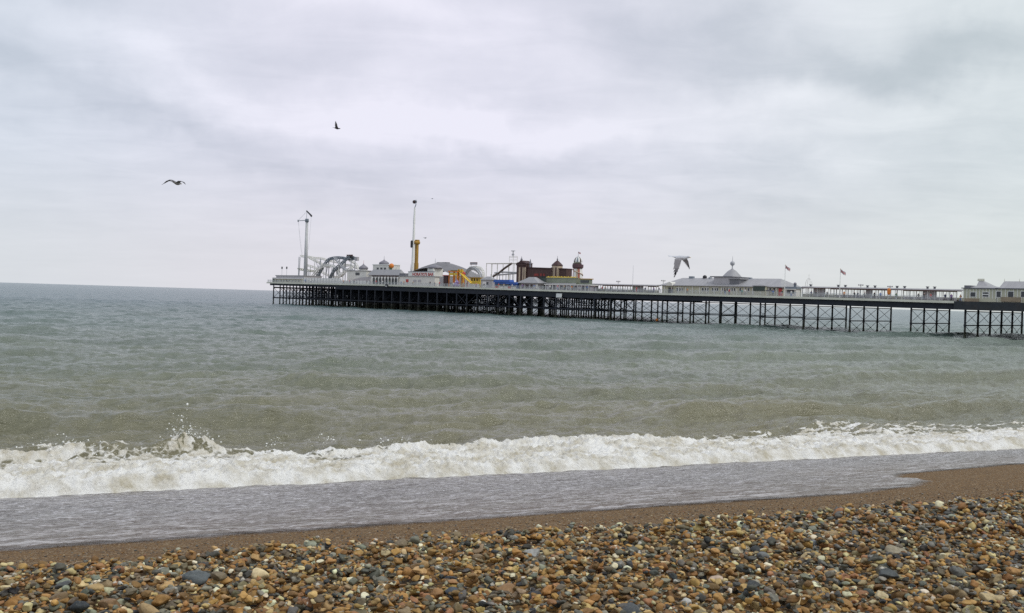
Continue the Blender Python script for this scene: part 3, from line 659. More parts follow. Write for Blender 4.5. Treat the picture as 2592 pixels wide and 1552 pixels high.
for j, t_ in enumerate(HEADT[:8]):
    d.box(hs[0], hs[-1] if t_ < 21 else 122, t_ - .1, t_ + .12, 2.86, 3.1)
    for i in range(len(hs) - 1):
        zt = dz(hs[i]) - 2.1
        if (j == 0 and hs[i] < 122) or (hs[i] > 122 and t_ > 21): continue
        if (i + j) % 3 != 1: d.tube([(hs[i], t_, 3.0), (hs[i + 1], t_, zt)], .09, 5)
        if (i + j) % 3 != 0: d.tube([(hs[i], t_, zt), (hs[i + 1], t_, 3.0)], .09, 5)
d.build('side_bracing', iron, pier)
for t_ in (1.0, 25.0):
    d = MB(); d.box(bents[-1], 256, t_ - .07, t_ + .07, 2.89, 3.03); d.build('side_strut', irong, pier)
# board screens added inside the head to darken the gaps between its columns
d = MB()
rl = random.Random(4)
for a, b, t0 in ((30, 116, 12.9), (22, 108, 23.2), (16, 104, 29), (12, 99, 35), (20, 94, 41)):
    q = a
    while q < b:
        edge = min(1, (q - a + 6) / 30, (b - q + 4) / 30); w = rl.uniform(.7, 2.4) * edge; lo = -.5 if rl.random() < .72 * edge else rl.choice([2.6, 4.2]); d.box(q, q + w, t0, t0 + .12, lo, dz(q) - 1.9); q += w + rl.uniform(.15, .5) + (1 - edge) * 3
    d.box(a, b, t0 - .2, t0, 2.0, 2.6); d.box(a, b, t0 - .2, t0, 4.9, dz((a + b) / 2) - 1.9)
d.build('shade_screens', iron, pier)
# railing along the near edge
def railing(s0, s1, t, step=2.0, name='railing', m=railm, h=1.15):
    d = MB(); n = max(1, int((s1 - s0) / step))
    for i in range(n + 1):
        q = s0 + (s1 - s0) * i / n; d.box(q - .05, q + .05, t - .05, t + .05, dz(q), dz(q) + h + .04)
        if i < n:
            b = q + (s1 - s0) / n
            for hh in (h - .04, h * .62, h * .3):
                A, B = dz(q) + hh, dz(b) + hh; d.tube([(q, t, A), (b, t, B)], .028 if hh < h - .1 else .045, 4, cap=False)
            for kk in range(1, 9):
                x = q + (b - q) * kk / 9; d.box(x - .014, x + .014, t - .014, t + .014, dz(x) + .12, dz(x) + h - .05)
    return d.build(name, m, pier)
railing(-1.4, LH, .15); railing(LH, 290, .15)
d = MB()
for s_ in np.arange(.3, WH - .3, 2): d.box(-1.5, -1.4, s_, s_ + .1, dz(0), dz(0) + 1.15)
d.box(-1.49, -1.41, .2, WH - .2, dz(0) + 1.06, dz(0) + 1.15); d.build('railing', railm, pier)

# ---- writing
def lettering(txt, parent, m, s_, t_, z_, size, width=None):
    cu = bpy.data.curves.new('lettering', 'FONT'); cu.body = txt; cu.size = size; cu.extrude = .04; cu.align_x = 'LEFT'; cu.offset = .02 * size
    tmp = bpy.data.objects.new('lettering', cu); SC.objects.link(tmp); dg = bpy.context.evaluated_depsgraph_get(); me = bpy.data.meshes.new_from_object(tmp.evaluated_get(dg)); bpy.data.objects.remove(tmp)
    me.materials.clear(); me.materials.append(m); co = np.array([v.co[:] for v in me.vertices]); w = co[:, 0].max() - co[:, 0].min(); k = width / w if width else 1
    top = parent
    while top.parent: top = top.parent
    o0 = ORG[top.name]
    for v in me.vertices: v.co = (s_ + (v.co.x - co[:, 0].min()) * k - o0.x, t_ - v.co.z - o0.y, z_ + v.co.y - o0.z)
    o = link(bpy.data.objects.new('lettering', me)); o.parent = parent; return o

def onion(mb, c, r, h, n=16):
    prof = [(.72, 0), (.95, .10), (1.0, .24), (.92, .40), (.70, .55), (.42, .68), (.20, .80), (.09, .92), (.04, 1.0)]; return mb.lathe(c, [(a * r, b * h) for a, b in prof], n)
def px_m(px, t, py=700):                                # pixels per metre at a pier column
    s0, _ = pp(px, py, t); p = pw(s0, t, 0); return F / p.y
def upright(px, ybase, ytop, t):
    s0, z1 = pp(px, ytop, t); _, z0 = pp(px, ybase, t); return s0, z0, z1

# ================================================================== rides on the head
# tall slingshot mast at the sea end ---------------------------------------
T_ = 12; sb, zt = pp(777, 557, T_); zb = dz(sb)
o = thing('sky_ride_mast', 'tall grey mast ride with cross arm and hanging cables near the sea end', 'ride', sb, T_, zb)
MB().tube([(sb, T_, zb), (sb, T_, zb + 2.5)], 1.1, 12, .95).tube([(sb, T_, zb + 2), (sb, T_, zt)], .92, 12, .58).build('mast', MT('pale grey steel', (.50, .50, .51), .5, .1, .6), o, True)
MB().tube([(sb, T_, zt - .9), (sb, T_, zt + .5)], .85, 12).build('mast_head', steeld, o, True)
lx, lz = pp(755, 556, T_); MB().box(lx, sb, T_ - .18, T_ + .18, zt - .25, zt + .05).tube([(lx, T_, zt - .6), (lx, T_, zt + .35)], .35, 8).build('cross_arm', steel, o)
ax, azz = pp(777, 535, T_); bx, bz = pp(788, 546, T_)
MB().tube([(ax - .2, T_, zt + .3), (ax, T_, azz)], .09, 6).tube([(lx, T_, zt), (ax, T_, azz)], .05, 5).build('apex_frame', steel, o)
MB().tube([(ax - .3, T_, azz + .2), (bx, T_, bz)], .28, 6, .4).ball((bx, T_, bz - .1), .45).build('jib', black, o)
l2 = pp(765, 645, T_); r2 = pp(781, 632, T_)
MB().tube([(lx, T_, zt - .4), (l2[0], T_, l2[1])], .035, 4).tube([(lx + .3, T_, zt - .4), (pp(758, 600, T_)[0], T_, pp(758, 600, T_)[1]), (pp(764, 648, T_)[0], T_, pp(764, 648, T_)[1])], .03, 4).build('cable', steel, o)
MB().tube([(bx, T_, bz - .3), (r2[0], T_, r2[1])], .035, 4).build('cable', steel, o)
# red and white base booth
MB().box(sb - 2.2, sb + 2.2, T_ - 2, T_ + 2, zb, zb + 2.2).build('base_booth', cream, o)

# looping coaster -------------------------------------------------------------
T1 = 20; o = thing('roller_coaster', 'looping roller coaster with grey and cream tracks beside the tall grey mast', 'roller coaster', pp(815, 700, T1)[0], T1, dz(60))
def track(pts, r=.32, m=steel, name='track', gap=1.1, t=T1):
    P = [Vector(p) for p in line_pts(pts)]; Q = []
    for i in range(len(P) - 1):                          # Catmull-Rom
        a, b, c, e = P[max(i - 1, 0)], P[i], P[i + 1], P[min(i + 2, len(P) - 1)]
        for k in range(6):
            u = k / 6; Q.append(.5 * ((2 * b) + (c - a) * u + (2 * a - 5 * b + 4 * c - e) * u * u + (3 * b - a - 3 * c + e) * u ** 3))
    Q.append(P[-1]); d = MB(); off = Vector((0, gap / 2, 0)); d.tube([q - off for q in Q], r * .55, 6); d.tube([q + off for q in Q], r * .55, 6); d.tube([q - Vector((0, 0, .7)) for q in Q], r, 6)
    for q in Q[::2]: d.add([q - off, q + off, q - Vector((0, 0, .7))], [(0, 1, 2)]); d.tube([q - off, q + off], .09, 4)
    return d.build(name, m, o)
track([(804, 700, 20), (812, 685, 20), (822, 668, 20), (832, 656, 20), (845, 651, 20), (862, 650, 20), (874, 652, 21), (889, 654, 22), (898, 651, 22)], .42, steeld)
track([(836, 704, 18), (842, 690, 18), (853, 676, 18), (866, 665, 19), (876, 655, 20), (886, 648, 21)], .42, steeld)
track([(762, 646, 24), (780, 648, 24), (795, 651, 24), (812, 652, 24), (826, 656, 24), (846, 660, 24), (866, 664, 24)], .24, white)
track([(782, 650, 22), (795, 657, 22), (808, 663, 22), (820, 670, 22), (836, 674, 22)], .24, white)
track([(755, 679, 22), (768, 681, 22), (782, 683, 22), (798, 685, 22), (814, 686, 22)], .22, cream)
track([(858, 676, 26), (870, 671, 26), (884, 669, 27), (896, 673, 28), (908, 678, 29)], .3, whitep)
track([(846, 706, 16), (862, 695, 16), (878, 683, 16), (892, 675, 17)], .3, whitep)
an_ = np.linspace(0, 2 * math.pi, 15)
track([(863 + 9 * math.cos(a), 685 - 11 * math.sin(a), 20 + a * .4) for a in an_], .26, steel)
track([(788, 702, 19), (796, 692, 19), (806, 680, 19), (818, 672, 19), (832, 669, 19), (846, 673, 19), (856, 684, 19), (862, 698, 19)], .28, whitep)
track([(846, 651, 17), (856, 661, 17), (866, 674, 17), (880, 682, 17), (894, 684, 17)], .26, steel)
track([(772, 668, 26), (786, 672, 26), (802, 678, 26), (820, 690, 26), (836, 697, 26), (852, 700, 26)], .2, white)
track([(884, 657, 25), (894, 662, 25), (904, 671, 25), (909, 684, 25)], .24, whitep)
for px, y0, t_ in [(800, 690, 19), (840, 672, 19), (852, 680, 19), (858, 662, 17), (868, 676, 17), (884, 684, 17), (786, 673, 26), (803, 679, 26), (898, 664, 25), (820, 672, 19)]:
    s_, z1 = pp(px, y0, t_); MB().tube([(s_, t_, dz(s_)), (s_, t_, z1 - .3)], .16, 6).build('support_column', whitep, o)
for px, y0 in [(757, 648), (797, 650), (812, 652), (826, 664), (833, 656), (845, 651), (846, 672), (860, 651), (875, 655), (889, 655), (899, 652), (782, 683), (869, 671), (893, 670), (770, 681)]:
    t_ = 21; s_, z1 = pp(px, y0, t_); MB().tube([(s_, t_, dz(s_)), (s_, t_, z1 - .4)], .2, 6).build('support_column', steel if px != 797 else whitep, o)
for pa, pb in [((797, 652), (812, 700)), ((833, 658), (824, 702)), ((845, 672), (836, 705)), ((760, 650), (757, 700)), ((812, 655), (800, 700)), ((875, 657), (868, 690))]:
    a, b = pp(*pa, 21.5), pp(*pb, 21.5); MB().tube([(a[0], 21.5, a[1]), (b[0], 21.5, b[1])], .14, 5).build('brace', steel, o)
cs0, cz0 = pp(877, 649, 21); cs1, _ = pp(892, 649, 21)
tr_ = thing('coaster_train', 'dark coaster train stopped at the top of the looping grey track', 'coaster train', (cs0 + cs1) / 2, 21.5, cz0 - .6)
for kk in range(3):
    a = cs0 + (cs1 - cs0) * kk / 3; b = a + (cs1 - cs0) / 3 - .15; c_ = MB().box(a, b, 20.9, 22.2, cz0 - .7, cz0 + .1).build('car', black, tr_); MB().box(a + .1, a + .35, 21.0, 22.1, cz0 + .103, cz0 + .75).build('seat_back', browntrim, c_)
s_, z_ = pp(903, 654, 22); MB().box(s_ - .7, s_ + .9, 21.6, 22.6, z_ - 1.1, z_ + .6).build('end_panel', lilac, o)

# loudspeaker discs at the sea end
for px, nm in [(714, 'seaward of two round dark disc lamps on thin poles at the pier end'), (726, 'landward of two round dark disc lamps on thin poles at the pier end')]:
    s_, z0, z1 = upright(px, 697, 678, 6); o = thing('disc_lamp', nm, 'lamp', s_, 6, dz(s_), 'round disc lamps at the pier end')
    MB().tube([(s_, 6, dz(s_)), (s_, 6, z1 - .4)], .07, 6).build('pole', steel, o); MB().tube([(s_ - .1, 5.75, z1), (s_ + .1, 6.2, z1)], .52, 14).build('lamp_head', black, o)

# low terrace building at the sea end
s0, s1, t1, zb, z1 = foot(690, 762, 766, 3, 698); zb = dz(s0)
o = thing('terrace_building', 'long low grey flat roofed terrace building at the sea end of the pier', 'building', s0, 3, zb)
zm = pp(700, 706, 3)[1]
MB().box(s0, s1, 3.6, 14, zb, zm).build('wall', cream, o); MB().box(s0 - .2, s1 + .2, 3.2, 14.4, zm + .003, zm + .25).build('canopy', whitep, o); MB().box(s0 + .5, s1, 4.4, 13.5, zm + .253, z1).build('upper_wall', lilac, o); MB().box(s0 + .2, s1 + .2, 4.1, 13.8, z1 + .003, z1 + .3).build('roof', greyroof, o)
sx0 = pp(684, 700, 2)[0]
MB().box(sx0 + .3, s0 - .25, 3.0, 9, zb, zb + 2.2).build('stair_block', greydark, o)
for kk in range(9): a = s0 + .6 + (s1 - s0 - 1.6) * kk / 9; MB().box(a, a + .9, 3.53, 3.65, zb + .6, zm - .4).build('window', glass, o)
# railing-side bunting wall
s0, s1 = pp(768, 712, 3)[0], pp(935, 715, 3)[0]
o = thing('screen_fence', 'long pale panelled fence between the mast and the coaster along the deck', 'fence', s0, 3, dz(s0))
d = MB(); n = 22
for kk in range(n): a = s0 + (s1 - s0) * kk / n; b = s0 + (s1 - s0) * (kk + 1) / n; d.box(a + .05, b - .05, 3, 3.08, dz(a) + .1, dz(a) + (2.3 if kk < 13 else 1.5))
d.build('panel', whitep, o)
d = MB()
for kk in range(n + 1): a = s0 + (s1 - s0) * kk / n; d.box(a - .06, a + .06, 2.93, 3.0, dz(a), dz(a) + 2.35 - (.8 if kk > 13 else 0))
d.build('post', steeld, o)

def simple_house(name, label, cat, pxl, pxm, pxr, t, ywall, wallm, roofm, yroof=None, inset=None, eave=.3, group=None, t1=None, flat=.25):
    s0, s1, t1_, zb, z1 = foot(pxl, pxm, pxr, t, ywall); t1 = t1 or t1_
    zb = dz(s1) - .05; o = thing(name, label, cat, (s0 + s1) / 2, t, zb, group)
    MB().box(s0, s1, t, t1, zb, z1).build('wall', wallm, o)
    if roofm is not None:
        if yroof is None: MB().box(s0 - eave, s1 + eave, t - eave, t1 + eave, z1 + .003, z1 + flat).build('roof', roofm, o)
        else:
            tm = (t + t1) / 2; zr = pp((pxl + pxr) / 2, yroof, tm)[1]; MB().hip(s0, s1, t, t1, z1 + .18, zr, inset if inset is not None else (t1 - t) / 2, None, eave).build('roof', roofm, o)
    return o, s0, s1, t1, zb, z1

# cabin with small lead dome
o, s0, s1, t1, zb, z1 = simple_house('domed_cabin', 'small white cabin with a flattened grey dome beside the coaster', 'building', 878, 926, 938, 10, 686, white, greyroof)
windows(o, 'window', [(900, 905), (905.6, 910)], 690, 697, 10)
sd_, zd = pp(915, 683, 12); r_ = 11.5 / px_m(915, 12); d = MB().tube([(sd_, 13, z1 + .2), (sd_, 13, zd)], r_, 14); d.build('drum', white, o, True)
onion(MB(), (sd_, 13, zd), r_ * 1.05, pp(915, 667, 13)[1] - zd).build('dome', lead, o, True)
MB().tube([(sd_, 13, zd + 1.2), (sd_, 13, pp(916, 659, 13)[1])], .1, 6, .03).build('finial', red, o)
s2, z2 = pp(938, 697, 9); MB().prism([(pp(890, 709, 9)[0], pp(890, 709, 9)[1]), (pp(938, 699, 9)[0], dz(s2)), (pp(938, 699, 9)[0], pp(938, 700, 9)[1]), (pp(912, 700, 9)[0], pp(912, 703, 9)[1])], 8.9, 9.3).build('ramp_wall', lilac, o)

# arcade building with the large onion dome
o, s0, s1, t1, zb, z1 = simple_house('arcade_building', 'white arcade building with a big grey onion dome and an arched loggia', 'building', 934, 1012, 1024, 9, 697, white, None)
zr = pp(975, 683, 12)[1]
MB().hip(s0, s1, 9, t1, z1 + .18, zr, 1.0, 1.2, .5).build('roof', greyroof, o)
MB().box(pp(943, 700, 9)[0], pp(1009, 700, 9)[0], 8.55, 8.95, pp(950, 700, 9)[1], pp(950, 697.5, 9)[1]).build('cornice', browntrim, o)
MB().box(pp(944, 700, 9)[0], pp(1008, 700, 9)[0], 8.93, 9.03, zb + .4, pp(950, 700.5, 9)[1]).build('opening', glass, o)
for kk in range(9):
    a = pp(944 + kk * 8, 710, 9)[0]; zt_ = pp(950, 700.5, 9)[1]; d = MB().box(a - .16, a + .16, 8.6, 8.92, zb, zt_); d.prism([(a - .8, zt_), (a - .16, zt_ - 1.0), (a + .16, zt_ - 1.0), (a + .8, zt_)], 8.62, 8.9); d.build('arch_pillar', whitep, o)
s3, z3 = pp(944, 671, 13); s4, _ = pp(983, 674, 13)
MB().box(s3, s4, 13, 19, zr - .3, z3).build('upper_wall', white, o); MB().box(s3 - .2, s4 + .2, 12.8, 19.2, z3 + .003, z3 + .3).build('parapet', whitep, o)
windows(o, 'window', [(953.5, 958.5), (963, 968), (972, 977)], 677.5, 684, 13)
sd_, zd = pp(972, 671, 15); r_ = 13.2 / px_m(972, 15); MB().tube([(sd_, 15, z3), (sd_, 15, zd + .15)], r_ * .8, 16).build('drum', white, o, True)
onion(MB(), (sd_, 15, zd + .1), r_, pp(972, 657, 15)[1] - zd).build('dome', lead, o, True)
MB().tube([(sd_, 15, pp(972, 661, 15)[1]), (sd_, 15, pp(972, 647.5, 15)[1])], .14, 6, .04).build('finial', steel, o)
s_, z_ = pp(990, 673, 14); g_ = thing('globe_ornament', 'round orange and green balloon shaped ornament beside the big onion dome', 'ornament', s_, 14, zr)
MB().ball((s_ + .3, 14, z_), 6.2 / px_m(990, 14)).build('ball', orange, g_, True); MB().tube([(s_, 14, zr - .4), (s_, 14, z_ - .6)], .3, 8, .5).build('stand', green, g_)
MB().ball((s_ - .8, 13.9, z_ - .35), .55).build('bud', green, g_, True)
for px, yt, nm in [(1039.5, 668, 'thin roof spire left of the white pole ride'), (1003, 677, 'thin roof spire right of the onion domed arcade')]:
    s_, z0, z1_ = upright(px, 690, yt, 14); q = thing('roof_spire', nm, 'spire', s_, 14, z0 - 1, 'thin roof spires'); MB().tube([(s_, 14, z0 - 1), (s_, 14, z1_)], .16, 6, .03).build('spike', steel, q); MB().ball((s_, 14, z0 + .3), .25).build('knob', lead, q)

# bar building ------------------------------------------------------------------
o, s0, s1, t1, zb, z1 = simple_house('bar_building', 'long white bar building with red lettering on its parapet', 'building', 1012, 1100, 1112, 7, 700, white, greyroof)
sa0, sa1 = pp(1034, 700, 6.9)[0], pp(1100, 700, 6.9)[0]; za, zc_ = pp(1060, 700.5, 6.9)[1], pp(1060, 688.5, 6.9)[1]
MB().box(sa0, sa1, 6.75, 7.0, za, zc_).build('sign_panel', whitep, o); MB().box(sa0 - .1, sa1, 6.65, 7.3, zc_ + .003, zc_ + .2).build('cornice', steeld, o)
lettering("HORATIO'S BAR", o, red, pp(1044, 695, 6.7)[0], 6.72, pp(1060, 697.8, 6.7)[1], (pp(1060, 690.5, 6.7)[1] - pp(1060, 697.8, 6.7)[1]) * 1.38, pp(1097, 695, 6.7)[0] - pp(1044, 695, 6.7)[0])
q0, q1 = pp(1086, 690, 8)[0], pp(1101, 690, 8)[0]; zq = pp(1095, 680, 8)[1]
MB().box(q0, q1, 7.2, 12, z1 + .25, zq).build('tower', white, o); MB().lathe(((q0 + q1) / 2, 9.5, zq), [(2.7, 0), (2.75, .5), (2.0, 1.0), (1.0, 1.35), (.2, 1.6)], 16).build('dome', lead, o, True); MB().tube([((q0 + q1) / 2, 9.5, zq + 1.4), ((q0 + q1) / 2, 9.5, pp(1097, 654, 9)[1])], .14, 6, .03).build('finial', steel, o)
MB().box(pp(1028, 710, 7)[0], pp(1034, 710, 7)[0], 6.9, 7.0, pp(1030, 714.5, 7)[1], pp(1030, 707, 7)[1]).build('notice_board', red, o)
q0, q1 = pp(1018, 692, 9)[0], pp(1033, 692, 9)[0]; MB().box(q0, q1, 7.6, 9.4, z1 + .25, pp(1025, 692, 8)[1]).build('roof_vent', greydark, o)
windows(o, 'window', [(1046, 1054), (1058, 1066)], 708, 714, 7, lilac)
s_, z0, z1_ = upright(1089, 722, 716, 3); q = thing('round_sign', 'small round red sign on a post in front of the white bar', 'sign', s_, 3, dz(s_)); MB().tube([(s_, 3, dz(s_)), (s_, 3, z1_)], .05, 6).build('post', black, q); MB().tube([(s_ - .01, 2.9, z1_), (s_ + .01, 3.0, z1_)], .45, 14).build('disc', browntrim, q)

# big grey domed hall behind -------------------------------------------------------
def vault(name, label, cat, pxl, pxr, pxpk, ypk, ybase, t0, t1, m):
    sA, zA = pp(pxl, ybase, (t0 + t1) / 2); sB, _ = pp(pxr, ybase, (t0 + t1) / 2); zpk = pp(pxpk, ypk, (t0 + t1) / 2)[1]; zb = dz(sA); o = thing(name, label, cat, (sA + sB) / 2, t0, zb)
    n, mm = 20, 10; V, Fs = [], []
    for i in range(n + 1):
        for j in range(mm + 1):
            u, v = -1 + 2 * i / n, -1 + 2 * j / mm; r = max(abs(u), abs(v)); x = (sA + sB) / 2 + u * (sB - sA) / 2; y = (t0 + t1) / 2 + v * (t1 - t0) / 2
            hh = 1 - min(1, math.sqrt((u + .1) ** 2 * .85 + v * v * .35)) ** 1.5; V.append((x, y, zA - 1 + (zpk - zA + 1) * max(hh, 0)))
    for i in range(n):
        for j in range(mm): a = i * (mm + 1) + j; Fs.append((a, a + 1, a + mm + 2, a + mm + 1))
    MB().add(V, Fs).build('roof', m, o); MB().box(sA + .3, sB - .3, t0 + .3, t1 - .3, zb, zA - .9).build('wall', lilac, o); return o, sA, sB, zA, zpk
o, *_ = vault('domed_hall', 'big shallow grey domed hall rising behind the white bar', 'hall', 1056, 1206, 1122, 663.5, 694, 24, 40, MT('dull grey felt roof', (.19, .185, .20), .85, .12, .3))
s_, z_ = pp(1122, 665, 32); MB().box(s_ - 3, s_ + 3, 31, 33, z_ - 1.2, z_ + .15).build('roof_vent', greydark, o)

# booster ride: yellow tower, long white arm ----------------------------------------
T_ = 26; sy, zy = pp(1055.5, 609, T_); zb = dz(sy)
o = thing('booster_ride', 'very tall white arm ride on an ochre tower, the highest thing on the pier', 'ride', sy, T_, zb)
MB().box(sy - .6, sy + .6, T_ - .5, T_ + .5, zb, zy - .6).build('tower', ochre, o); MB().box(sy - .72, sy + .72, T_ - .62, T_ + .62, zb, pp(1055, 666, T_)[1]).build('tower_base', ochre, o)
sa_, _ = pp(1047, 610, T_ - 2); MB().tube([(sa_ + .4, T_ - 2.0, zy - .9), (sy + .5, T_ + .7, zy - .9)], .72, 14).build('hub', ochre, o, True); MB().box(sy - .7, sy + .85, T_ - .7, T_ + .7, zy - .603, zy + .3).build('tower_cap', ochre, o)
_, zt = pp(1048, 526, T_ - 2); _, zl = pp(1047, 692, T_ - 2); sp_ = zy - .9
MB().tube([(sa_ - .25, T_ - 2, zl), (sa_, T_ - 2, sp_ - 2)], .62, 4, .55).tube([(sa_, T_ - 2, sp_ - 2.2), (sa_, T_ - 2, sp_ + 8)], .6, 4, .42).tube([(sa_, T_ - 2, sp_ + 7.8), (sa_ + .1, T_ - 2, zt)], .48, 4, .3).build('arm', whitep, o)
MB().lathe((sa_ - .6, T_ - 2.2, sp_ - 2.2), [(.5, 0), (.75, .3), (.75, 2.6), (.5, 3)], 10).build('pivot_cover', black, o)
MB().tube([(sa_ + .1, T_ - 2, zt), (sa_ + .8, T_ - 2, zt + 1.2), (sa_ + .7, T_ - 2, zt + 3.2)], .16, 6).build('gondola_fork', steeld, o)
MB().ball((sa_ - .3, T_ - 2, zt + 2.4), .75).build('gondola', black, o, True); MB().box(sa_ - .2, sa_ + .5, T_ - 2.7, T_ - 1.3, zt + 2.0, zt + 2.9).build('seat', browntrim, o)

# children's slide tower ---------------------------------------------------------------
o = thing('play_tower', 'orange and yellow climbing tower with a slide among the rides', 'play tower', pp(1150, 715, 8)[0], 8, dz(pp(1150, 715, 8)[0]))
sA, zA = pp(1136, 688, 8); sB, _ = pp(1158, 688, 8); zb = dz(sA)
for a in (sA, sA + (sB - sA) / 2, sB - .3):
    for t in (8, 10.7): MB().box(a, a + .3, t, t + .3, zb, zA).build('post', orange, o)
MB().box(sA - .2, sB + .2, 7.8, 11.2, zA + .003, zA + .35).build('roof', orange, o); MB().box(sA, sB, 8.31, 10.69, pp(1140, 700, 8)[1] - .2, pp(1140, 700, 8)[1]).build('platform', yellow, o); MB().box(sA + .31, sB - .31, 8.0, 8.1, pp(1140, 697, 8)[1], pp(1140, 691, 8)[1]).build('panel', yellow, o)
MB().box(sA - .1, pp(1161, 685, 8)[0], 9, 9.4, pp(1140, 685.5, 8)[1], pp(1140, 683.5, 8)[1]).build('banner_rail', green, o)
sC, zC = pp(1160, 681, 9); sD, _ = pp(1168, 681, 9)
for a in (sC, sD): MB().box(a - .15, a + .15, 9, 9.3, zb, zC).build('post', ochre, o)
MB().box(sC, sD, 8.7, 10, pp(1163, 690, 9)[1], pp(1163, 682, 9)[1]).build('tower_cabin', yellow, o); MB().box(sC + .4, sC + .9, 8.6, 8.71, pp(1163, 689, 9)[1], pp(1163, 683, 9)[1]).build('opening', browntrim, o)
P = line_pts([(1166, 692, 8), (1174, 699, 7.6), (1183, 708, 7.2), (1192, 716, 7)]); P2 = [Vector(p) for p in P]; d = MB()
for off in (-.6, .6): d.tube([p + Vector((0, off, .2)) for p in P2], .12, 6)
for a, b in zip(P2[:-1], P2[1:]): d.add([a + Vector((0, -.6, 0)), a + Vector((0, .6, 0)), b + Vector((0, .6, 0)), b + Vector((0, -.6, 0))], [(0, 1, 2, 3)])
d.build('slide', yellow, o); MB().tube([(P2[1].x, 8, P2[1].z), (P2[1].x, 8, zb)], .12, 6).tube([(P2[2].x, 7.4, P2[2].z), (P2[2].x, 7.4, zb)], .12, 6).build('slide_leg', red, o)
s_, z_ = pp(1155, 712, 6); q = thing('inflatable', 'lumpy purple inflatable in front of the orange climbing tower', 'inflatable', s_, 6, dz(s_)); d = MB()
for a, b, c_, r in [(0, 0, .9, 1.0), (.3, .1, 1.7, .75), (-.8, 0, .6, .6), (.9, .2, .6, .6), (.35, 0, 2.3, .4)]: d.ball((s_ + a, 6 + b, dz(s_) + c_), r)
d.build('body', purple, q, True); MB().ball((s_ + .3, 5.35, dz(s_) + 1.9), .18).build('eye', whitep, q)
o, *_ = simple_house('red_booth', 'plain red box booth left of the orange climbing tower', 'booth', 1122, 1132, 1136, 8, 698, browntrim, red)
s_, z_ = pp(1174, 697, 9); q = thing('clown_figure', 'small red and yellow figure on a post beside the yellow slide', 'figure', s_, 9, dz(s_)); MB().tube([(s_, 9, dz(s_)), (s_, 9, z_)], .2, 6).build('post', yellow, q); MB().ball((s_, 9, z_ + .5), .7).build('head', red, q, True)

# yellow stall with dark openings
o, s0, s1, t1, zb, z1 = simple_house('game_stall', 'yellow framed game stall with a row of dark square openings', 'stall', 1190, 1214, 1219, 10, 704, yellow, ochre)
windows(o, 'opening', [(1193.5, 1196), (1199.5, 1203), (1206, 1209.5), (1212, 1213.5)], 705, 711, 10, browntrim)
MB().box(s0, s1, 9.8, 9.93, zb + .1, zb + 1.5).build('counter', white, o)
# red billboard on the arch coaster -------------------------------------------------------
T_ = 24; s_, z_ = pp(1199, 667, T_); o = thing('arch_coaster', 'grey arched coaster track with a dark banner on top', 'roller coaster', s_, T_, dz(s_))
track([(1180, 692, T_), (1186, 682, T_), (1194, 677, T_), (1202, 678, T_), (1210, 684, T_), (1216, 694, T_), (1219, 706, T_)], .4, steel)
track([(1190, 676, T_ + 4), (1203, 674, T_ + 4), (1214, 676, T_ + 4), (1222, 684, T_ + 4), (1225, 700, T_ + 4)], .28, whitep)
for kk, px in enumerate((1190, 1195, 1200, 1205, 1210, 1215, 1221)): a, b = pp(px, 679 + abs(px - 1200) * .5, T_); MB().tube([(a, T_, dz(a)), (a, T_, b)], .1, 5).build('support_column', whitep, o)
sA, zA = pp(1190, 670, T_); sB, zB = pp(1208, 664, T_); q = thing('banner_sign', 'dark red and grey banner sign standing above the arched coaster track', 'sign', (sA + sB) / 2, T_, zA - 2)
MB().box(sA, sB, T_ - .1, T_ + .1, zA, zA + (zB - zA)).build('board', MT('dark plum board', (.12, .05, .06), .6, .2, 1), q); MB().box(sA + .1, sB - .1, T_ - .14, T_ - .103, zA + .15, zA + .55).build('stripe', steel, q)
for a in (sA + .6, sB - .6): MB().tube([(a, T_, zA - 3), (a, T_, zA)], .08, 5).build('post', steel, q)

# lilac hut, blue stalls
o, s0, s1, t1, zb, z1 = simple_house('lilac_hut', 'pale grey hut with a low pitched roof left of the blue stalls', 'hut', 1217, 1246, 1256, 9, 709, lilac, greyroof, 700, 2.2)
windows(o, 'window', [(1232, 1236)], 714, 721, 9); MB().box(pp(1222, 718, 9)[0], pp(1230, 718, 9)[0], 8.93, 9.02, zb, pp(1226, 713, 9)[1]).build('door', whitep, o)
for pl, pm, pr, yt, yb, nm in [(1252, 1290, 1298, 708, 715, 'larger bright blue canopied stall beside the pale grey hut'), (1284, 1308, 1315, 714, 719, 'smaller bright blue stall in front of the dark brown tower')]:
    o, s0, s1, t1, zb, z1 = simple_house('blue_stall', nm, 'stall', pl, pm, pr, 6, yb, blue, None, group='blue stalls'); zr = pp(pl, yt, 6)[1]
    MB().prism([(s0 - .4, z1 + .003), (s1 + .4, z1 + .003), (s1 + .1, zr), (s0 + .1, zr)], 5.6, t1 + .3).build('canopy', blue, o)
    MB().box(s0 + .4, s1 - .4, 5.93, 6.02, zb + .9, z1 - .5).build('opening', glass, o); MB().box(s0 + .3, s1 - .3, 5.7, 5.92, zb + .1, zb + .88).build('counter', white, o)
    MB().box(s0 + .8, s0 + 2.0, 5.55, 5.69, zb + .15, zb + .9).build('poster', red, o)

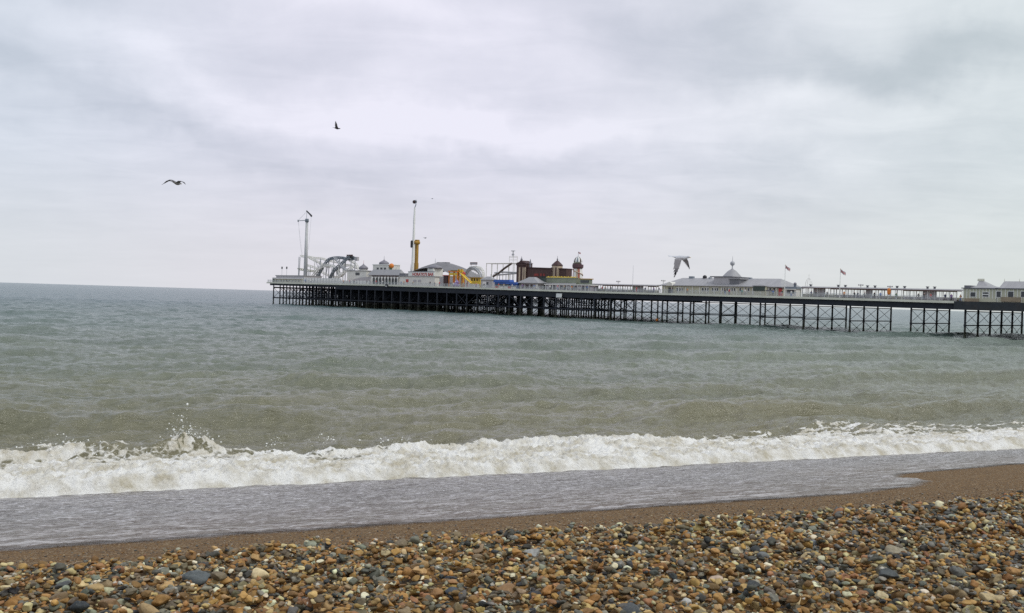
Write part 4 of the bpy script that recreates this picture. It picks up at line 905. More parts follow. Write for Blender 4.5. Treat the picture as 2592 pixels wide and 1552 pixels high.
# log flume / scaffold ride ---------------------------------------------------------------
T_ = 26; s_ = pp(1270, 700, T_)[0]; o = thing('log_flume', 'white scaffold ride with a steep dark ramp and a slim lift tower', 'ride', s_, T_, dz(s_))
a, za = pp(1231, 667, T_); b, zb2 = pp(1309, 668, T_)
for t in (T_, T_ + 3): MB().tube([(a, t, za), (b, t, za)], .16, 6).build('top_rail', white, o)
for px in (1231, 1244, 1259, 1273, 1287, 1301): x = pp(px, 690, T_)[0]; MB().tube([(x, T_, dz(x)), (x, T_, za)], .13, 6).tube([(x, T_ + 3, dz(x)), (x, T_ + 3, za)], .1, 6).tube([(x, T_, za), (x, T_ + 3, za)], .1, 6).build('post', white, o)
P = line_pts([(1295, 667, T_ - 1), (1276, 680, T_ - 1), (1262, 692, T_ - 1), (1248, 700, T_ - 1)]); MB().tube(P, .4, 6).build('ramp', MT('dark ramp', (.10, .075, .06), .7, .2, 1), o)
for y0, y1 in ((689, 690), (695, 692)):
    P = line_pts([(1252, y0 + 2, T_ - 1), (1275, y0, T_ - 1), (1309, y1, T_ - 1)]); MB().tube(P, .28, 6).build('channel', steel, o)
for px in (1243, 1250, 1265, 1281, 1291, 1298): x, zz = pp(px, 694, T_ - 1); MB().tube([(x, T_ - 1, dz(x)), (x, T_ - 1, zz)], .12, 6).build('support_column', steeld, o)
x0, zt = pp(1289.5, 649, T_ + 1); x1, _ = pp(1309.5, 649, T_ + 1)
for x in (x0, x1, (x0 + x1) / 2): MB().tube([(x, T_ + 1, dz(x)), (x, T_ + 1, zt)], .09, 5).build('tower_post', white, o)
for yy in (649, 651.5, 658): zz = pp(1299, yy, T_ + 1)[1]; MB().tube([(x0, T_ + 1, zz), (x1, T_ + 1, zz)], .07, 5).build('tower_rail', white, o)
xm, zm = pp(1299, 634.5, T_ + 1); MB().tube([(xm, T_ + 1, zt), (xm, T_ + 1, zm)], .16, 6).tube([(xm - .5, T_ + 1, zt + 1.0), (xm - .15, T_ + 1, zm - 1.0)], .05, 4).tube([(xm + .5, T_ + 1, zt + 1.0), (xm + .15, T_ + 1, zm - 1.0)], .05, 4).box(xm - .8, xm + .8, T_ + .7, T_ + 1.3, zm - .25, zm).box(xm - .5, xm + .5, T_ + .8, T_ + 1.2, zt + .4, zm - 1.3).build('tower_mast', steel, o)

# haunted hotel building ----------------------------------------------------------------------
T_ = 18
s0, zl = pp(1308, 667, T_); s1, _ = pp(1332, 672, T_); zb = dz(s0); o = thing('haunted_house_ride', 'dark brown haunted house ride with two turrets and buff panels', 'building', (s0 + s1) / 2, T_, zb)
zpk = pp(1321, 659.5, T_)[1]
MB().box(s0, s1, T_, T_ + 3.2, zb, zl).build('tower_wall', brown, o); MB().prism([(s0 - .3, zl + .003), (s1 + .3, zl + .003), (s1 - 1.6, zl + (zpk - zl) * .62), ((s0 + s1) / 2 + .4, zpk), ((s0 + s1) / 2 - .4, zpk), (s0 + 1.6, zl + (zpk - zl) * .62)], T_ - .3, T_ + 3.5).build('tower_roof', browntrim, o)
MB().lathe(((s0 + s1) / 2, T_, zpk), [(.35, 0), (.4, .5), (.12, .9), (.05, 1.5)], 8).build('finial', lead, o)
for px, yt, r in [(1338, 662, .2), (1347.5, 656, .35)]: x, z0, z1_ = upright(px, 676, yt, T_ + 2); MB().lathe((x, T_ + 1, z0 - .5), [(r, 0), (r, (z1_ - z0) * .5), (r * 1.4, (z1_ - z0) * .55), (.05, z1_ - z0 + .5)], 8).build('pinnacle', lead, o)
for pa, pb in [(1314, 1317.5), (1323, 1326), (1328, 1331)]: x0, x1 = pp(pa, 690, T_)[0], pp(pb, 690, T_)[0]; MB().box(x0, x1, T_ - .2, T_ - .003, zb + .5, pp(1325, 677, T_)[1]).build('buff_panel', buff, o)
MB().box(s0 - .1, s1 + .1, T_ - .3, T_ - .203, zl - .7, zl - .1).build('cornice', browntrim, o)
s2, s3 = s1, pp(1431, 683, T_)[0]; za = pp(1350, 678.5, T_)[1]; zb_ = pp(1440, 682, T_)[1]
MB().add([(s2, T_ + .5, zb), (s3, T_ + .5, zb), (s3, T_ + .5, zb_), (s2, T_ + .5, za), (s2, T_ + 3.5, zb), (s3, T_ + 3.5, zb), (s3, T_ + 3.5, zb_), (s2, T_ + 3.5, za)], [(0, 1, 2, 3), (5, 4, 7, 6), (1, 5, 6, 2), (4, 0, 3, 7), (3, 2, 6, 7), (0, 4, 5, 1)]).build('wall', brown, o)
MB().add([(s2 + .01, T_ + .2, za + .003), (s3 + .1, T_ + .2, zb_ + .003), (s3 + .1, T_ + .2, zb_ + .35), (s2 + .01, T_ + .2, za + .35), (s2 + .01, T_ + 3.7, za + .003), (s3 + .1, T_ + 3.7, zb_ + .003), (s3 + .1, T_ + 3.7, zb_ + .35), (s2 + .01, T_ + 3.7, za + .35)], [(0, 1, 2, 3), (5, 4, 7, 6), (1, 5, 6, 2), (4, 0, 3, 7), (3, 2, 6, 7), (0, 4, 5, 1)]).build('roof', browntrim, o)
for pa, pb in [(1350, 1361), (1365, 1370), (1373, 1377)]: MB().box(pp(pa, 695, T_)[0], pp(pb, 695, T_)[0], T_ + .38, T_ + .497, pp(1360, 699, T_)[1], pp(1360, 692.5, T_)[1]).build('red_sign', MT('dull red paint', (.26, .04, .035), .7, .3, 1.5), o)
ta, tb = pp(1394.5, 670, T_)[0], pp(1415, 670, T_)[0]; r_ = (tb - ta) / 2; xm = (ta + tb) / 2; zt = pp(1405, 673, T_)[1]
MB().tube([(xm, T_ + 1.2, zb), (xm, T_ + 1.2, zt)], r_, 8).build('turret', buff, o); MB().lathe((xm, T_ + 1.2, zt + .003), [(r_ * 1.05, 0), (r_ * 1.05, .3), (r_ * .8, .8), (r_ * .45, 1.4), (.2, 1.9)], 8).build('turret_roof', browntrim, o); MB().lathe((xm, T_ + 1.2, zt + 1.9), [(.2, 0), (.28, .4), (.08, .8), (.03, 1.6)], 8).build('finial', lead, o)
for a in (-.62, -.15, .45): MB().box(xm + a * r_ - .12, xm + a * r_ + .25, T_ + 1.2 - r_ * 1.0, T_ + 1.2 - r_ * .86, zb + 3.2, zt - .6).build('turret_window', brown, o)
MB().tube([(pp(1396, 655, T_)[0], T_ + 4, za - 1), (pp(1396, 655, T_)[0], T_ + 4, pp(1396, 656, T_)[1])], .05, 4).build('aerial', steel, o)

# helter skelter ---------------------------------------------------------------------------------
T_ = 16; xs, _ = pp(1462, 700, T_); zb = dz(xs); k_ = 1 / px_m(1462, T_); o = thing('helter_skelter', 'helter skelter tower with red, white and buff stripes and a flag on top', 'helter skelter', xs, T_, zb)
def Zp(y): return pp(1462, y, T_)[1]
n = 16; V, Fs, Mi = [], [], []; prof = [(14.5, zb), (12.2, Zp(692)), (10.5, Zp(680))]
stripes = [whitep, buff, MT('faded red stripe', (.40, .10, .07), .6, .1, 1), whitep]
def striped(name, prof, n=16, mats=stripes, closed=True):
    me = bpy.data.meshes.new(name); o0 = ORG[o.name]; V = []; Fs = []
    for r, z in prof:
        for k in range(n): V.append((xs + r * math.cos(2 * math.pi * k / n) - o0.x, T_ + r * math.sin(2 * math.pi * k / n) - o0.y, z - o0.z))
    for i in range(len(prof) - 1):
        for k in range(n): Fs.append((i * n + k, i * n + (k + 1) % n, (i + 1) * n + (k + 1) % n, (i + 1) * n + k))
    me.from_pydata(V, [], Fs)
    for m_ in mats: me.materials.append(m_)
    for i, f in enumerate(me.polygons): f.material_index = (i % n) % len(mats)
    ob = link(bpy.data.objects.new(name, me)); ob.parent = o; return ob
striped('tower', [(r * k_, z) for r, z in prof])
MB().lathe((xs, T_, Zp(681)), [(10.5 * k_, 0), (14 * k_, .5), (14.2 * k_, 1.4), (13.2 * k_, 1.5)], 16).build('balcony', MT('dark plum paint', (.10, .05, .06), .6, .2, 1), o)
MB().tube([(xs - .3, T_, Zp(674)), (xs - .3, T_, Zp(664))], 9.4 * k_, 12).build('cabin', cream, o); MB().lathe((xs - .3, T_, Zp(669)), [(11.4 * k_, -.2), (11.4 * k_, .3)], 16).build('cabin_band', browntrim, o)
striped('dome', [(11 * k_, Zp(664)), (10.8 * k_, Zp(660)), (8.8 * k_, Zp(655)), (5.0 * k_, Zp(651)), (.8 * k_, Zp(649))], 16, [whitep, steeld, whitep, browntrim])
d = MB(); hp = []
for i in range(60):
    a = i / 59 * math.pi * 4.4; u = i / 59; z = Zp(676) + (zb + .6 - Zp(676)) * u; r = (11.2 + 5 * u) * k_; hp.append((xs + r * math.cos(a + 2), T_ + r * math.sin(a + 2), z))
d.tube(hp, .17, 5); d.build('chute', MT('brown chute', (.50, .36, .28), .6, .15, 1), o)
MB().tube([(xs, T_, Zp(650)), (xs, T_, Zp(637.5))], .06, 6).build('flagpole', steel, o)

def flag(parent, s_, t_, z_, w, h, yaw=0.0, droop=.35, name='flag'):
    nu, nv = 24, 14; V, uv = [], []
    for i in range(nu):
        for j in range(nv):
            u, v = i / (nu - 1), j / (nv - 1); V.append((s_ + w * u * .92, t_ + .18 * w * math.sin(u * 7 + v) * u, z_ + h * v - droop * w * u ** 1.3 + .06 * math.sin(u * 9)))
    Fs = [(i * nv + j, (i + 1) * nv + j, (i + 1) * nv + j + 1, i * nv + j + 1) for i in range(nu - 1) for j in range(nv - 1)]
    top = parent; o0 = ORG[top.name] if top.parent is None else ORG[top.parent.name]
    me = bpy.data.meshes.new('flag'); me.from_pydata([(x - o0.x, y - o0.y, z - o0.z) for x, y, z in V], [], Fs)
    for m_ in (MT('flag blue', (.02, .035, .16), .8, .1, 1), MT('flag white', (.72, .72, .70), .8, .1, 1), MT('flag red', (.45, .03, .035), .8, .1, 1)): me.materials.append(m_)
    for f in me.polygons:
        i, j = divmod(f.index, nv - 1); x, y = (i + .5) / (nu - 1) * 2 - 1, (j + .5) / (nv - 1) * 2 - 1; d1 = min(abs(x - y), abs(x + y))
        f.material_index = 2 if abs(x) < .10 or abs(y) < .18 else 1 if abs(x) < .2 or abs(y) < .34 else 2 if d1 < .10 else 1 if d1 < .28 else 0
    ob = link(bpy.data.objects.new(name, me)); ob.parent = parent; sm = ob.modifiers.new('thickness', 'SOLIDIFY'); sm.thickness = .02; return ob
flag(o, xs, T_, Zp(641.5), 1.0, .55)

# tent roofed kiosk, long olive stall, shopfront --------------------------------------------------
o, s0, s1, t1, zb, z1 = simple_house('tent_roof_kiosk', 'kiosk under a wide grey pyramid roof in front of the dark brown tower', 'kiosk', 1318, 1362, 1378, 7, 717, lilac, None)
zr = pp(1342, 702, 10)[1]; MB().hip(s0, s1, 7, t1, z1 + .18, zr, (s1 - s0) / 2 - 1.1, (t1 - 7) / 2 - .6, .9).build('roof', greyroof, o); windows(o, 'opening', [(1321, 1326), (1330, 1338), (1343, 1348)], 720, 728, 7, browntrim); MB().box(pp(1356, 722, 6.8)[0], pp(1361, 722, 6.8)[0], 6.85, 6.99, zb + .5, pp(1360, 720, 7)[1]).build('notice_board', whitep, o)
o, *_ = simple_house('dark_green_booth', 'dark green square booth between the grey pyramid roof and the olive stall', 'booth', 1366, 1378, 1382, 10, 701, darkgreen, black)
o, s0, s1, t1, zb, z1 = simple_house('olive_stall', 'long olive stall with a wavy yellow crest along its roof', 'stall', 1383, 1458, 1468, 9, 704, olive, None)
MB().box(s0 - .2, s1 + .2, 8.8, t1, z1 + .003, z1 + .2).build('roof', olive, o); d = MB()
for kk in range(22): a = s0 + (s1 - s0) * kk / 22; b = s0 + (s1 - s0) * (kk + 1) / 22; hh = .25 + .22 * math.sin(kk * 1.3) ** 2; d.prism([(a, z1 + .2), (b, z1 + .2), (b - .05, z1 + .2 + hh * .6), ((a + b) / 2, z1 + .2 + hh), (a + .05, z1 + .2 + hh * .6)], 8.8, 8.95)
d.build('crest', yellow, o); MB().box(s0, s1, 8.85, 8.99, pp(1400, 718, 9)[1] - .1, pp(1400, 716, 9)[1] - .1).build('fascia', lilac, o)
o, s0, s1, t1, zb, z1 = simple_house('brown_stall', 'low brown and olive stall just landward of the helter skelter', 'stall', 1467, 1492, 1499, 9, 707, olive, ochre)
MB().box(s0 + .5, s1 - .3, 8.85, 8.99, pp(1480, 716, 9)[1], pp(1480, 710, 9)[1]).build('opening', glass, o)
o, s0, s1, t1, zb, z1 = simple_house('shopfront', 'long low shopfront with a pale fascia below the helter skelter', 'shop', 1380, 1494, 1502, 5.5, 721, MT('grey mauve boards', (.24, .21, .24), .7, .25, 1.2, stretch=(2, 1, .3)), whitep, t1=8.7)
for kk in range(12):
    a = s0 + .5 + (s1 - s0 - 1) * kk / 12; MB().box(a + .2, a + (s1 - s0) / 12 - .5, 5.42, 5.52, zb + .7, z1 - .35).build('window', glass if kk % 3 else lilac, o)
for kk in range(13): a = s0 + .4 + (s1 - s0 - .8) * kk / 12; MB().box(a - .08, a + .08, 5.25, 5.41, zb, z1).build('pillar', whitep, o)

# white notice hung under the deck edge
sA, zA = pp(1408, 743, -.5); sB, zB = pp(1422, 751, -.5); q = thing('notice_panel', 'plain white notice panel hung under the deck edge of the pier head', 'sign', sA, -.5, zB); MB().box(sA, sB, -.55, -.45, zA - 1.25, zA).build('board', whitep, q); MB().box(sA + .3, sA + .4, -.45, .2, zA - .3, zA - .2).box(sB - .4, sB - .3, -.45, .2, zA - .3, zA - .2).build('bracket', iron, q)
sA, zA = pp(979, 723, -.4); q = thing('lifebuoy_box', 'small black and white box fixed to the deck edge under the arcade', 'box', sA, -.5, zA); MB().box(sA - .7, sA + .7, -.7, -.3, zA - .5, zA + .5).build('case', black, q); MB().box(sA - .5, sA + .5, -.74, -.703, zA - .35, zA - .05).build('plate', whitep, q)

# ================================================================== the narrow part
def shelter(name, label, pa, pb, t, ytop_a, nb, seed, panes=.6, boards=.2):
    r = random.Random(seed); s0, z0 = pp(pa, ytop_a, t); s1, _ = pp(pb, ytop_a, t); h = z0 - dz(s0); o = thing(name, label, 'shelter', s0, t, dz(s0), 'long glazed shelters along the middle of the deck')
    d = MB(); d.add([(s0, t - 1.4, dz(s0) + h), (s1, t - 1.4, dz(s1) + h), (s1, t + 1.4, dz(s1) + h), (s0, t + 1.4, dz(s0) + h), (s0, t - .4, dz(s0) + h + .35), (s1, t - .4, dz(s1) + h + .35), (s1, t + .4, dz(s1) + h + .35), (s0, t + .4, dz(s0) + h + .35)], [(0, 3, 2, 1), (0, 1, 5, 4), (1, 2, 6, 5), (2, 3, 7, 6), (3, 0, 4, 7), (4, 5, 6, 7)]); d.build('roof', greyroof, o)
    d = MB(); 
    for q in (t - 1.42, ): d.add([(s0, q - .1, dz(s0) + h - .22), (s1, q - .1, dz(s1) + h - .22), (s1, q, dz(s1) + h - .22), (s0, q, dz(s0) + h - .22), (s0, q - .1, dz(s0) + h + .03), (s1, q - .1, dz(s1) + h + .03), (s1, q, dz(s1) + h + .03), (s0, q, dz(s0) + h + .03)], [(0, 3, 2, 1), (4, 5, 6, 7), (0, 1, 5, 4), (1, 2, 6, 5), (2, 3, 7, 6), (3, 0, 4, 7)])
    d.build('fascia', brown, o)
    st = (s1 - s0) / nb
    for i in range(nb + 1):
        a = s0 + st * i; MB().box(a - .09, a + .09, t - .09, t + .09, dz(a), dz(a) + h).box(a - .05, a + .05, t - 1.2, t - 1.1, dz(a), dz(a) + h - .1).build('post', whitep if i % 2 else railm, o)
        if i < nb:
            u = r.random(); zb_ = dz(a)
            MB().box(a + .1, a + st - .1, t - .05, t + .05, zb_ + .05, zb_ + 1.0).build('lower_panel', lilac if u < .7 else cream, o)
            if u < boards: MB().box(a + .1, a + st - .1, t - .04, t + .04, zb_ + 1.003, zb_ + h - .05).build('board', lilac, o)
            elif u < boards + panes:
                MB().box(a + .1, a + st - .1, t - .05, t + .05, zb_ + h - .35, zb_ + h - .03).box(a + st / 2 - .04, a + st / 2 + .04, t - .05, t + .05, zb_ + 1, zb_ + h - .35).build('window_frame', cream, o)
            MB().box(a + .2, a + st - .2, t - .75, t - .3, zb_ + .42, zb_ + .5).box(a + .3, a + .4, t - .7, t - .35, zb_, zb_ + .42).box(a + st - .4, a + st - .3, t - .7, t - .35, zb_, zb_ + .42).build('bench', brown, o)
    return o, s0, s1, h
shelter('deck_shelter', 'seaward long thin roofed shelter between the rides and the hipped hall', 1502, 1668, 13, 720.5, 13, 1)
o2, h0, h1, hh = shelter('deck_shelter', 'landward long shelter with small roof vents between the booth and the kiosk house', 2032, 2440, 13, 728.0, 26, 2)
for px in (2052, 2122, 2140, 2196, 2215, 2271, 2290, 2348, 2366):
    s_, z_ = pp(px, 725, 13); d = MB().box(s_ - .2, s_ + .2, 12.8, 13.2, dz(s_) + hh + .3, dz(s_) + hh + .75); d.box(s_ - .32, s_ + .32, 12.68, 13.32, dz(s_) + hh + .753, dz(s_) + hh + .9); d.build('roof_vent', greydark, o2)
s_, z_ = pp(2250, 738, 4); q = thing('oval_sign', 'upright orange red oval sign by the landward shelter', 'sign', s_, 4, dz(s_)); MB().tube([(s_, 4, dz(s_)), (s_, 4, z_ - .7)], .05, 6).build('post', steel, q); MB().lathe((s_, 4, z_ - .8), [(.25, 0), (.42, .4), (.45, .8), (.42, 1.2), (.25, 1.6)], 14, 1, .25).build('face', orange, q, True)
s_, z0, z1_ = upright(1603, 735, 672, 6); q = thing('thin_mast', 'thin bare mast rising above the seaward shelter', 'mast', s_, 6, dz(s_)); MB().tube([(s_, 6, dz(s_)), (s_, 6, z1_)], .06, 6, .03).build('pole', steel, q); MB().lathe((s_, 6, dz(s_)), [(.25, 0), (.25, .8), (.1, 1.0)], 8).build('base', black, q)

# hipped hall with ball topped dome --------------------------------------------------------------
T_ = 9.5; s0, _ = pp(1676, 730, T_); s1, _ = pp(1975, 730, T_); t1, _ = pt_(2006, 725, s1); t1 = max(t1, T_ + 12); zb = dz((s0 + s1) / 2); ze = pp(1830, 725.5, T_)[1]; tm = (T_ + t1) / 2; zr = pp(1830, 704.5, tm)[1]
o = thing('hipped_hall', 'long cream amusement hall with a hipped grey roof and ball topped dome', 'hall', (s0 + s1) / 2, T_, zb)
MB().box(s0, s1, T_, t1, zb - .1, ze).build('wall', cream, o); ins = pp(1728, 704, tm)[0] - s0
MB().hip(s0, s1, T_, t1, ze + .18, zr, ins, None, .6).build('roof', greyroof, o)
WX = [(1713, 1716), (1720, 1723), (1726, 1728), (1777, 1781), (1784.5, 1787.5), (1791, 1793.5), (1803, 1806), (1808.5, 1812), (1814.5, 1818), (1827, 1830), (1833, 1836), (1839.5, 1842.5), (1845, 1849), (1852, 1855), (1858, 1861), (1872, 1876), (1884, 1888), (1893, 1897), (1948, 1952), (1958, 1962)]
windows(o, 'window', WX, 729, 736.5, T_, glass, whitep)
xc, _ = pp(1853, 700, tm); rb = 24 / px_m(1853, tm); zd0 = pp(1853, 701, tm)[1]; zd1 = pp(1853, 680, tm)[1]
bL, bR = pp(1816, 701, tm)[0], pp(1891, 701, tm)[0]
MB().box(bL + 2, bR - 2, tm - 5, tm + 5, zr - 2, zd0 - .25).build('lantern', lilac, o); MB().box(bL + .8, bR - 1.6, tm - 5.3, tm + 5.3, zd0 - .247, zd0).build('lantern_cornice', greydark, o)
MB().lathe((xc, tm, zd0 + .003), [(rb * a, (zd1 - zd0) * b) for a, b in [(1.0, 0), (.93, .12), (.80, .28), (.66, .45), (.52, .62), (.34, .78), (.17, .90), (.06, 1.0)]], 20).build('dome', greyroof, o, False)
zf = pp(1854, 667, tm)[1]; MB().tube([(xc, tm, zd1 - .1), (xc, tm, zf)], .16, 8).tube([(xc, tm, zf), (xc, tm, pp(1854, 648.5, tm)[1])], .10, 6, .03).build('finial', steel, o)
MB().ball((xc, tm, zf), 6.0 / px_m(1854, tm), 16).build('finial_ball', MT('pearl grey ball', (.42, .42, .45), .25, .1, .5), o, True)
gl_, gr_ = pp(1848, 712, T_ + 1)[0], pp(1872, 712, T_ + 1)[0]
MB().box(gl_, gr_, T_ + .8, tm - 1, ze + .2, zr - .4).build('gable_front', greydark, o); MB().box(gl_ - .4, gr_ + .4, T_ + .5, tm - .8, zr - .397, zr - .1).build('gable_roof', greyroof, o)
for px, k2 in [(1751, 0), (1784, 1), (1798, 2), (1900, 2)]:
    x = pp(px, 703, tm)[0]; 
    if k2 == 1: MB().ball((x, tm, zr + .25), .65).build('roof_ball', black, o, True)
    else: MB().box(x - (.7 if k2 == 0 else .3), x + (.7 if k2 == 0 else .3), tm - .5, tm + .5, zr - .2, zr + (.5 if k2 == 0 else .25)).build('roof_vent', steeld, o)
for px, mm_ in [(1724.5, browntrim), (1757, browntrim), (1794, browntrim), (1822, cream)]:
    tq = T_ + 3.0; x, z = pp(px, 717.5, tq); MB().lathe((x, tq - .3, z - .4), [(1.1, 0), (.95, .35), (.5, .7), (.1, .85)], 10).build('dormer', mm_, o)
aL, aR = pp(1690, 725, T_)[0], pp(1706, 725, T_)[0]; MB().prism([(aL, ze), (aR, ze), (aR - .3, ze + .8), ((aL + aR) / 2, ze + 1.2), (aL + .3, ze + .8)], T_ - .9, T_ + 2.5).build('entrance_arch', white, o); MB().box(aL + .3, aR - .3, T_ - .07, T_ + .05, zb, ze - .5).build('entrance', glass, o)
for kk in range(16):
    a = s0 + 1 + (s1 - s0 - 2) * kk / 15; MB().box(a - .1, a + .1, T_ - .12, T_ - .003, zb, ze - .2).build('pilaster', whitep, o)

# dark billboard in front of the hall
T_ = 5; o, s0, s1, t1, zb, z1 = simple_house('ticket_kiosk', 'kiosk with a big dark green shutter and low pitched roof before the hall', 'kiosk', 1908, 1936, 1941, T_, 724.5, cream, greyroof, 719, 1.6)
MB().box(s0 - .1, s1 + .1, T_ - .18, T_ - .003, pp(1920, 736.5, T_)[1], z1 - .05).build('shutter', darkgreen, o); MB().box(s1 + .31, s1 + 2.6, T_ - .1, T_ + .6, pp(1920, 736.5, T_)[1], pp(1920, 733.5, T_)[1]).build('side_sign', greydark, o)
T_ = 5; o, s0, s1, t1, zb, z1 = simple_house('navy_booth', 'navy and white booth with a dark ball on its roof', 'booth', 1988, 2016, 2025, T_, 731, white, None)
MB().box(s0 - .2, s1 + .3, T_ - .3, t1 + .2, z1 + .003, z1 + .55).build('roof', steeld, o); MB().box(s0 + .6, s1 - .6, T_ - .1, T_ + .02, zb + 1.0, z1 - .2).build('opening', glass, o); MB().box(s0, s1, T_ - .5, T_ - .1, z1 - .25, z1 - .01).build('awning', white, o)
x, z = pp(2012.6, 719, T_ + 2); MB().tube([(x, T_ + 2, z1 + .5), (x, T_ + 2, z - .3)], .25, 8, .4).build('ball_stand', steeld, o); MB().ball((x, T_ + 2, z), 4.1 / px_m(2012, T_)).build('roof_ball', lead, o, True)
o, *_ = simple_house('red_booth', 'tall narrow red booth with a dark doorway left of the navy booth', 'booth', 1971, 1977.5, 1981, 5.5, 730, red, browntrim)

# wire arbour
xs_, _ = pp(2047, 724, 15); q = thing('wire_dome', 'faint white wire dome frame above the shelter roof', 'frame', xs_, 15, dz(xs_)); zt = pp(2047, 703, 15)[1]; zc_ = pp(2047, 713, 15)[1]; zb = dz(xs_) + 2.6; r_ = 9 / px_m(2047, 15)
for kk in range(8):
    a = kk * math.pi / 4; MB().tube([(xs_ + r_ * math.cos(a), 15 + r_ * math.sin(a), zb - 2.6), (xs_ + r_ * math.cos(a), 15 + r_ * math.sin(a), zb + .8), (xs_ + r_ * .85 * math.cos(a), 15 + r_ * .85 * math.sin(a), zc_), (xs_ + r_ * .4 * math.cos(a), 15 + r_ * .4 * math.sin(a), zc_ + .8), (xs_, 15, zc_ + 1.0)], .035, 4).build('rib', whitep, q)
MB().tube([(xs_, 15, zc_ + .9), (xs_, 15, zt + 1)], .04, 5).build('finial', whitep, q)

# flagpoles
for px, ytop, nm in [(1988, 672, 'white flagpole with a small flag beside the red booth'), (2127.5, 682, 'white flagpole with a small flag rising above the landward shelter')]:
    s_, _, zt = upright(px, 750, ytop, 3); q = thing('flagpole', nm, 'flagpole', s_, 3, dz(s_), 'flagpoles'); MB().tube([(s_, 3, dz(s_)), (s_, 3, zt)], .10, 8, .05).build('pole', whitep, q); MB().ball((s_, 3, zt + .08), .11).build('ball', ochre, q); flag(q, s_ + .06, 3, zt - .85, 1.35, .8, droop=.55)

# lamp clusters
for px, yy, nm in [(1565, 713, 'cluster lamp standard above the seaward shelter'), (1679, 711, 'cluster lamp standard at the seaward end of the hipped hall'), (2179, 722, 'cluster lamp standard above the middle of the landward shelter'), (2253, 726, 'cluster lamp standard beside the orange oval sign')]:
    s_, z_ = pp(px, yy, 20); q = thing('cluster_lamp', nm, 'street lamp', s_, 20, dz(s_), 'multi globe lamp standards'); MB().tube([(s_, 20, dz(s_)), (s_, 20, z_ + .3)], .08, 6).build('pole', steel, q); d = MB()
    for kk in range(6): a = kk * math.pi / 3; d.tube([(s_, 20, z_ - .2), (s_ + .6 * math.cos(a), 20 + .6 * math.sin(a), z_ - .1)], .03, 4)
    d.build('bracket', steel, q)
    for kk in range(6): a = kk * math.pi / 3; MB().ball((s_ + .6 * math.cos(a), 20 + .6 * math.sin(a), z_ + .08), .18, 8).build('globe', lilac, q, True)

# kiosk houses at the landward end ------------------------------------------------------------------
TK = .3
def kiosk(name, label, pa, pm, wins, crest, ya, top_y, pk0, pk1):
    s0, _ = pp(pa, 750, TK); s1, _ = pp(pm, 750, TK); zb = dz(s0); ze = pp(pa + 30, ya, TK)[1]; t1 = TK + 11; tm = TK + 5.5; o = thing(name, label, 'house', (s0 + s1) / 2, TK, zb, 'cream kiosk houses')
    MB().box(s0, s1, TK, t1, zb, ze).build('wall', cream, o); zr = pp((pk0 + pk1) / 2, top_y, tm)[1]
    MB().box(s0 - .35, s1 + .35, TK - .35, t1 + .35, ze + .003, ze + .22).build('cornice', greydark, o)
    a, b = pp(pk0, top_y, tm)[0], pp(pk1, top_y, tm)[0]
    return o, s0, s1, t1, tm, zb, ze, zr, a, b
o, s0, s1, t1, tm, zb, ze, zr, a, b = kiosk('kiosk_house', 'cream house with a steep pyramid roof and crested top', 2438, 2522, None, True, 731, 712, 2480, 2491)
rs0, rs1 = pp(2458, 728, TK + 1)[0], s1 - .3
MB().add([(rs0, TK + .2, ze + .223), (rs1, TK + .2, ze + .223), (rs1, t1, ze + .223), (rs0, t1, ze + .223), (a, tm - .6, zr), (b, tm - .6, zr), (b, tm + .6, zr), (a, tm + .6, zr),
          ((rs0 + a) / 2 + .35, TK + .2 + (tm - TK) * .5, ze + (zr - ze) * .42), ((rs1 + b) / 2 - .35, TK + .2 + (tm - TK) * .5, ze + (zr - ze) * .42), ((rs1 + b) / 2 - .35, t1 - (tm - TK) * .5, ze + (zr - ze) * .42), ((rs0 + a) / 2 + .35, t1 - (tm - TK) * .5, ze + (zr - ze) * .42)],
         [(0, 1, 9, 8), (1, 2, 10, 9), (2, 3, 11, 10), (3, 0, 8, 11), (8, 9, 5, 4), (9, 10, 6, 5), (10, 11, 7, 6), (11, 8, 4, 7), (4, 5, 6, 7)]).build('roof', greyroof, o)
d = MB()
for kk in range(9): x = a - .2 + (b - a + .4) * kk / 8; d.box(x - .05, x + .05, tm - .65, tm - .58, zr, zr + .55)
d.box(a - .3, b + .3, tm - .67, tm - .57, zr + .12, zr + .2); d.build('roof_crest', cream, o)
MB().box(s0, pp(2456, 728, TK)[0], TK + .5, TK + 5, ze + .223, ze + .75).build('parapet', greydark, o)
windows(o, 'window', [(2457, 2469), (2488, 2502)], 740, 751, TK, glass, whitep); MB().box(pp(2486, 745, TK)[0], pp(2504, 745, TK)[0], TK - .14, TK - .1, pp(2495, 746.5, TK)[1], pp(2495, 744.3, TK)[1]).build('window_bar', whitep, o)
MB().box(s0 + .4, pp(2478, 755, TK)[0], TK - .35, TK - .003, zb, zb + .75).build('bench_box', MT('brown boards', (.30, .24, .17), .8, .2, 1), o)
for kk in range(11): x = s0 + .1 + (s1 - s0 - .2) * kk / 10; MB().box(x - .06, x + .06, TK - .05, TK - .002, zb + .76, ze - .02).build('batten', whitep, o)
o, s0, s1, t1, tm, zb, ze, zr, a, b = kiosk('kiosk_house', 'cream house with a broad flat topped roof cut by the right edge', 2523.2, 2640, None, False, 732, 713, 2548, 2625)
MB().add([(s0 + .3, TK + .2, ze + .223), (s1 - .3, TK + .2, ze + .223), (s1 - .3, t1, ze + .223), (s0 + .3, t1, ze + .223), (a, tm - 1.6, zr), (b, tm - 1.6, zr), (b, tm + 1.6, zr), (a, tm + 1.6, zr)], [(0, 1, 5, 4), (1, 2, 6, 5), (2, 3, 7, 6), (3, 0, 4, 7), (4, 5, 6, 7)]).build('roof', greyroof, o)
for x in (a, (a + b) / 2, b): MB().tube([(x, tm - 1.5, zr), (x, tm - 1.5, zr + .6)], .07, 6, .02).build('finial', cream, o)
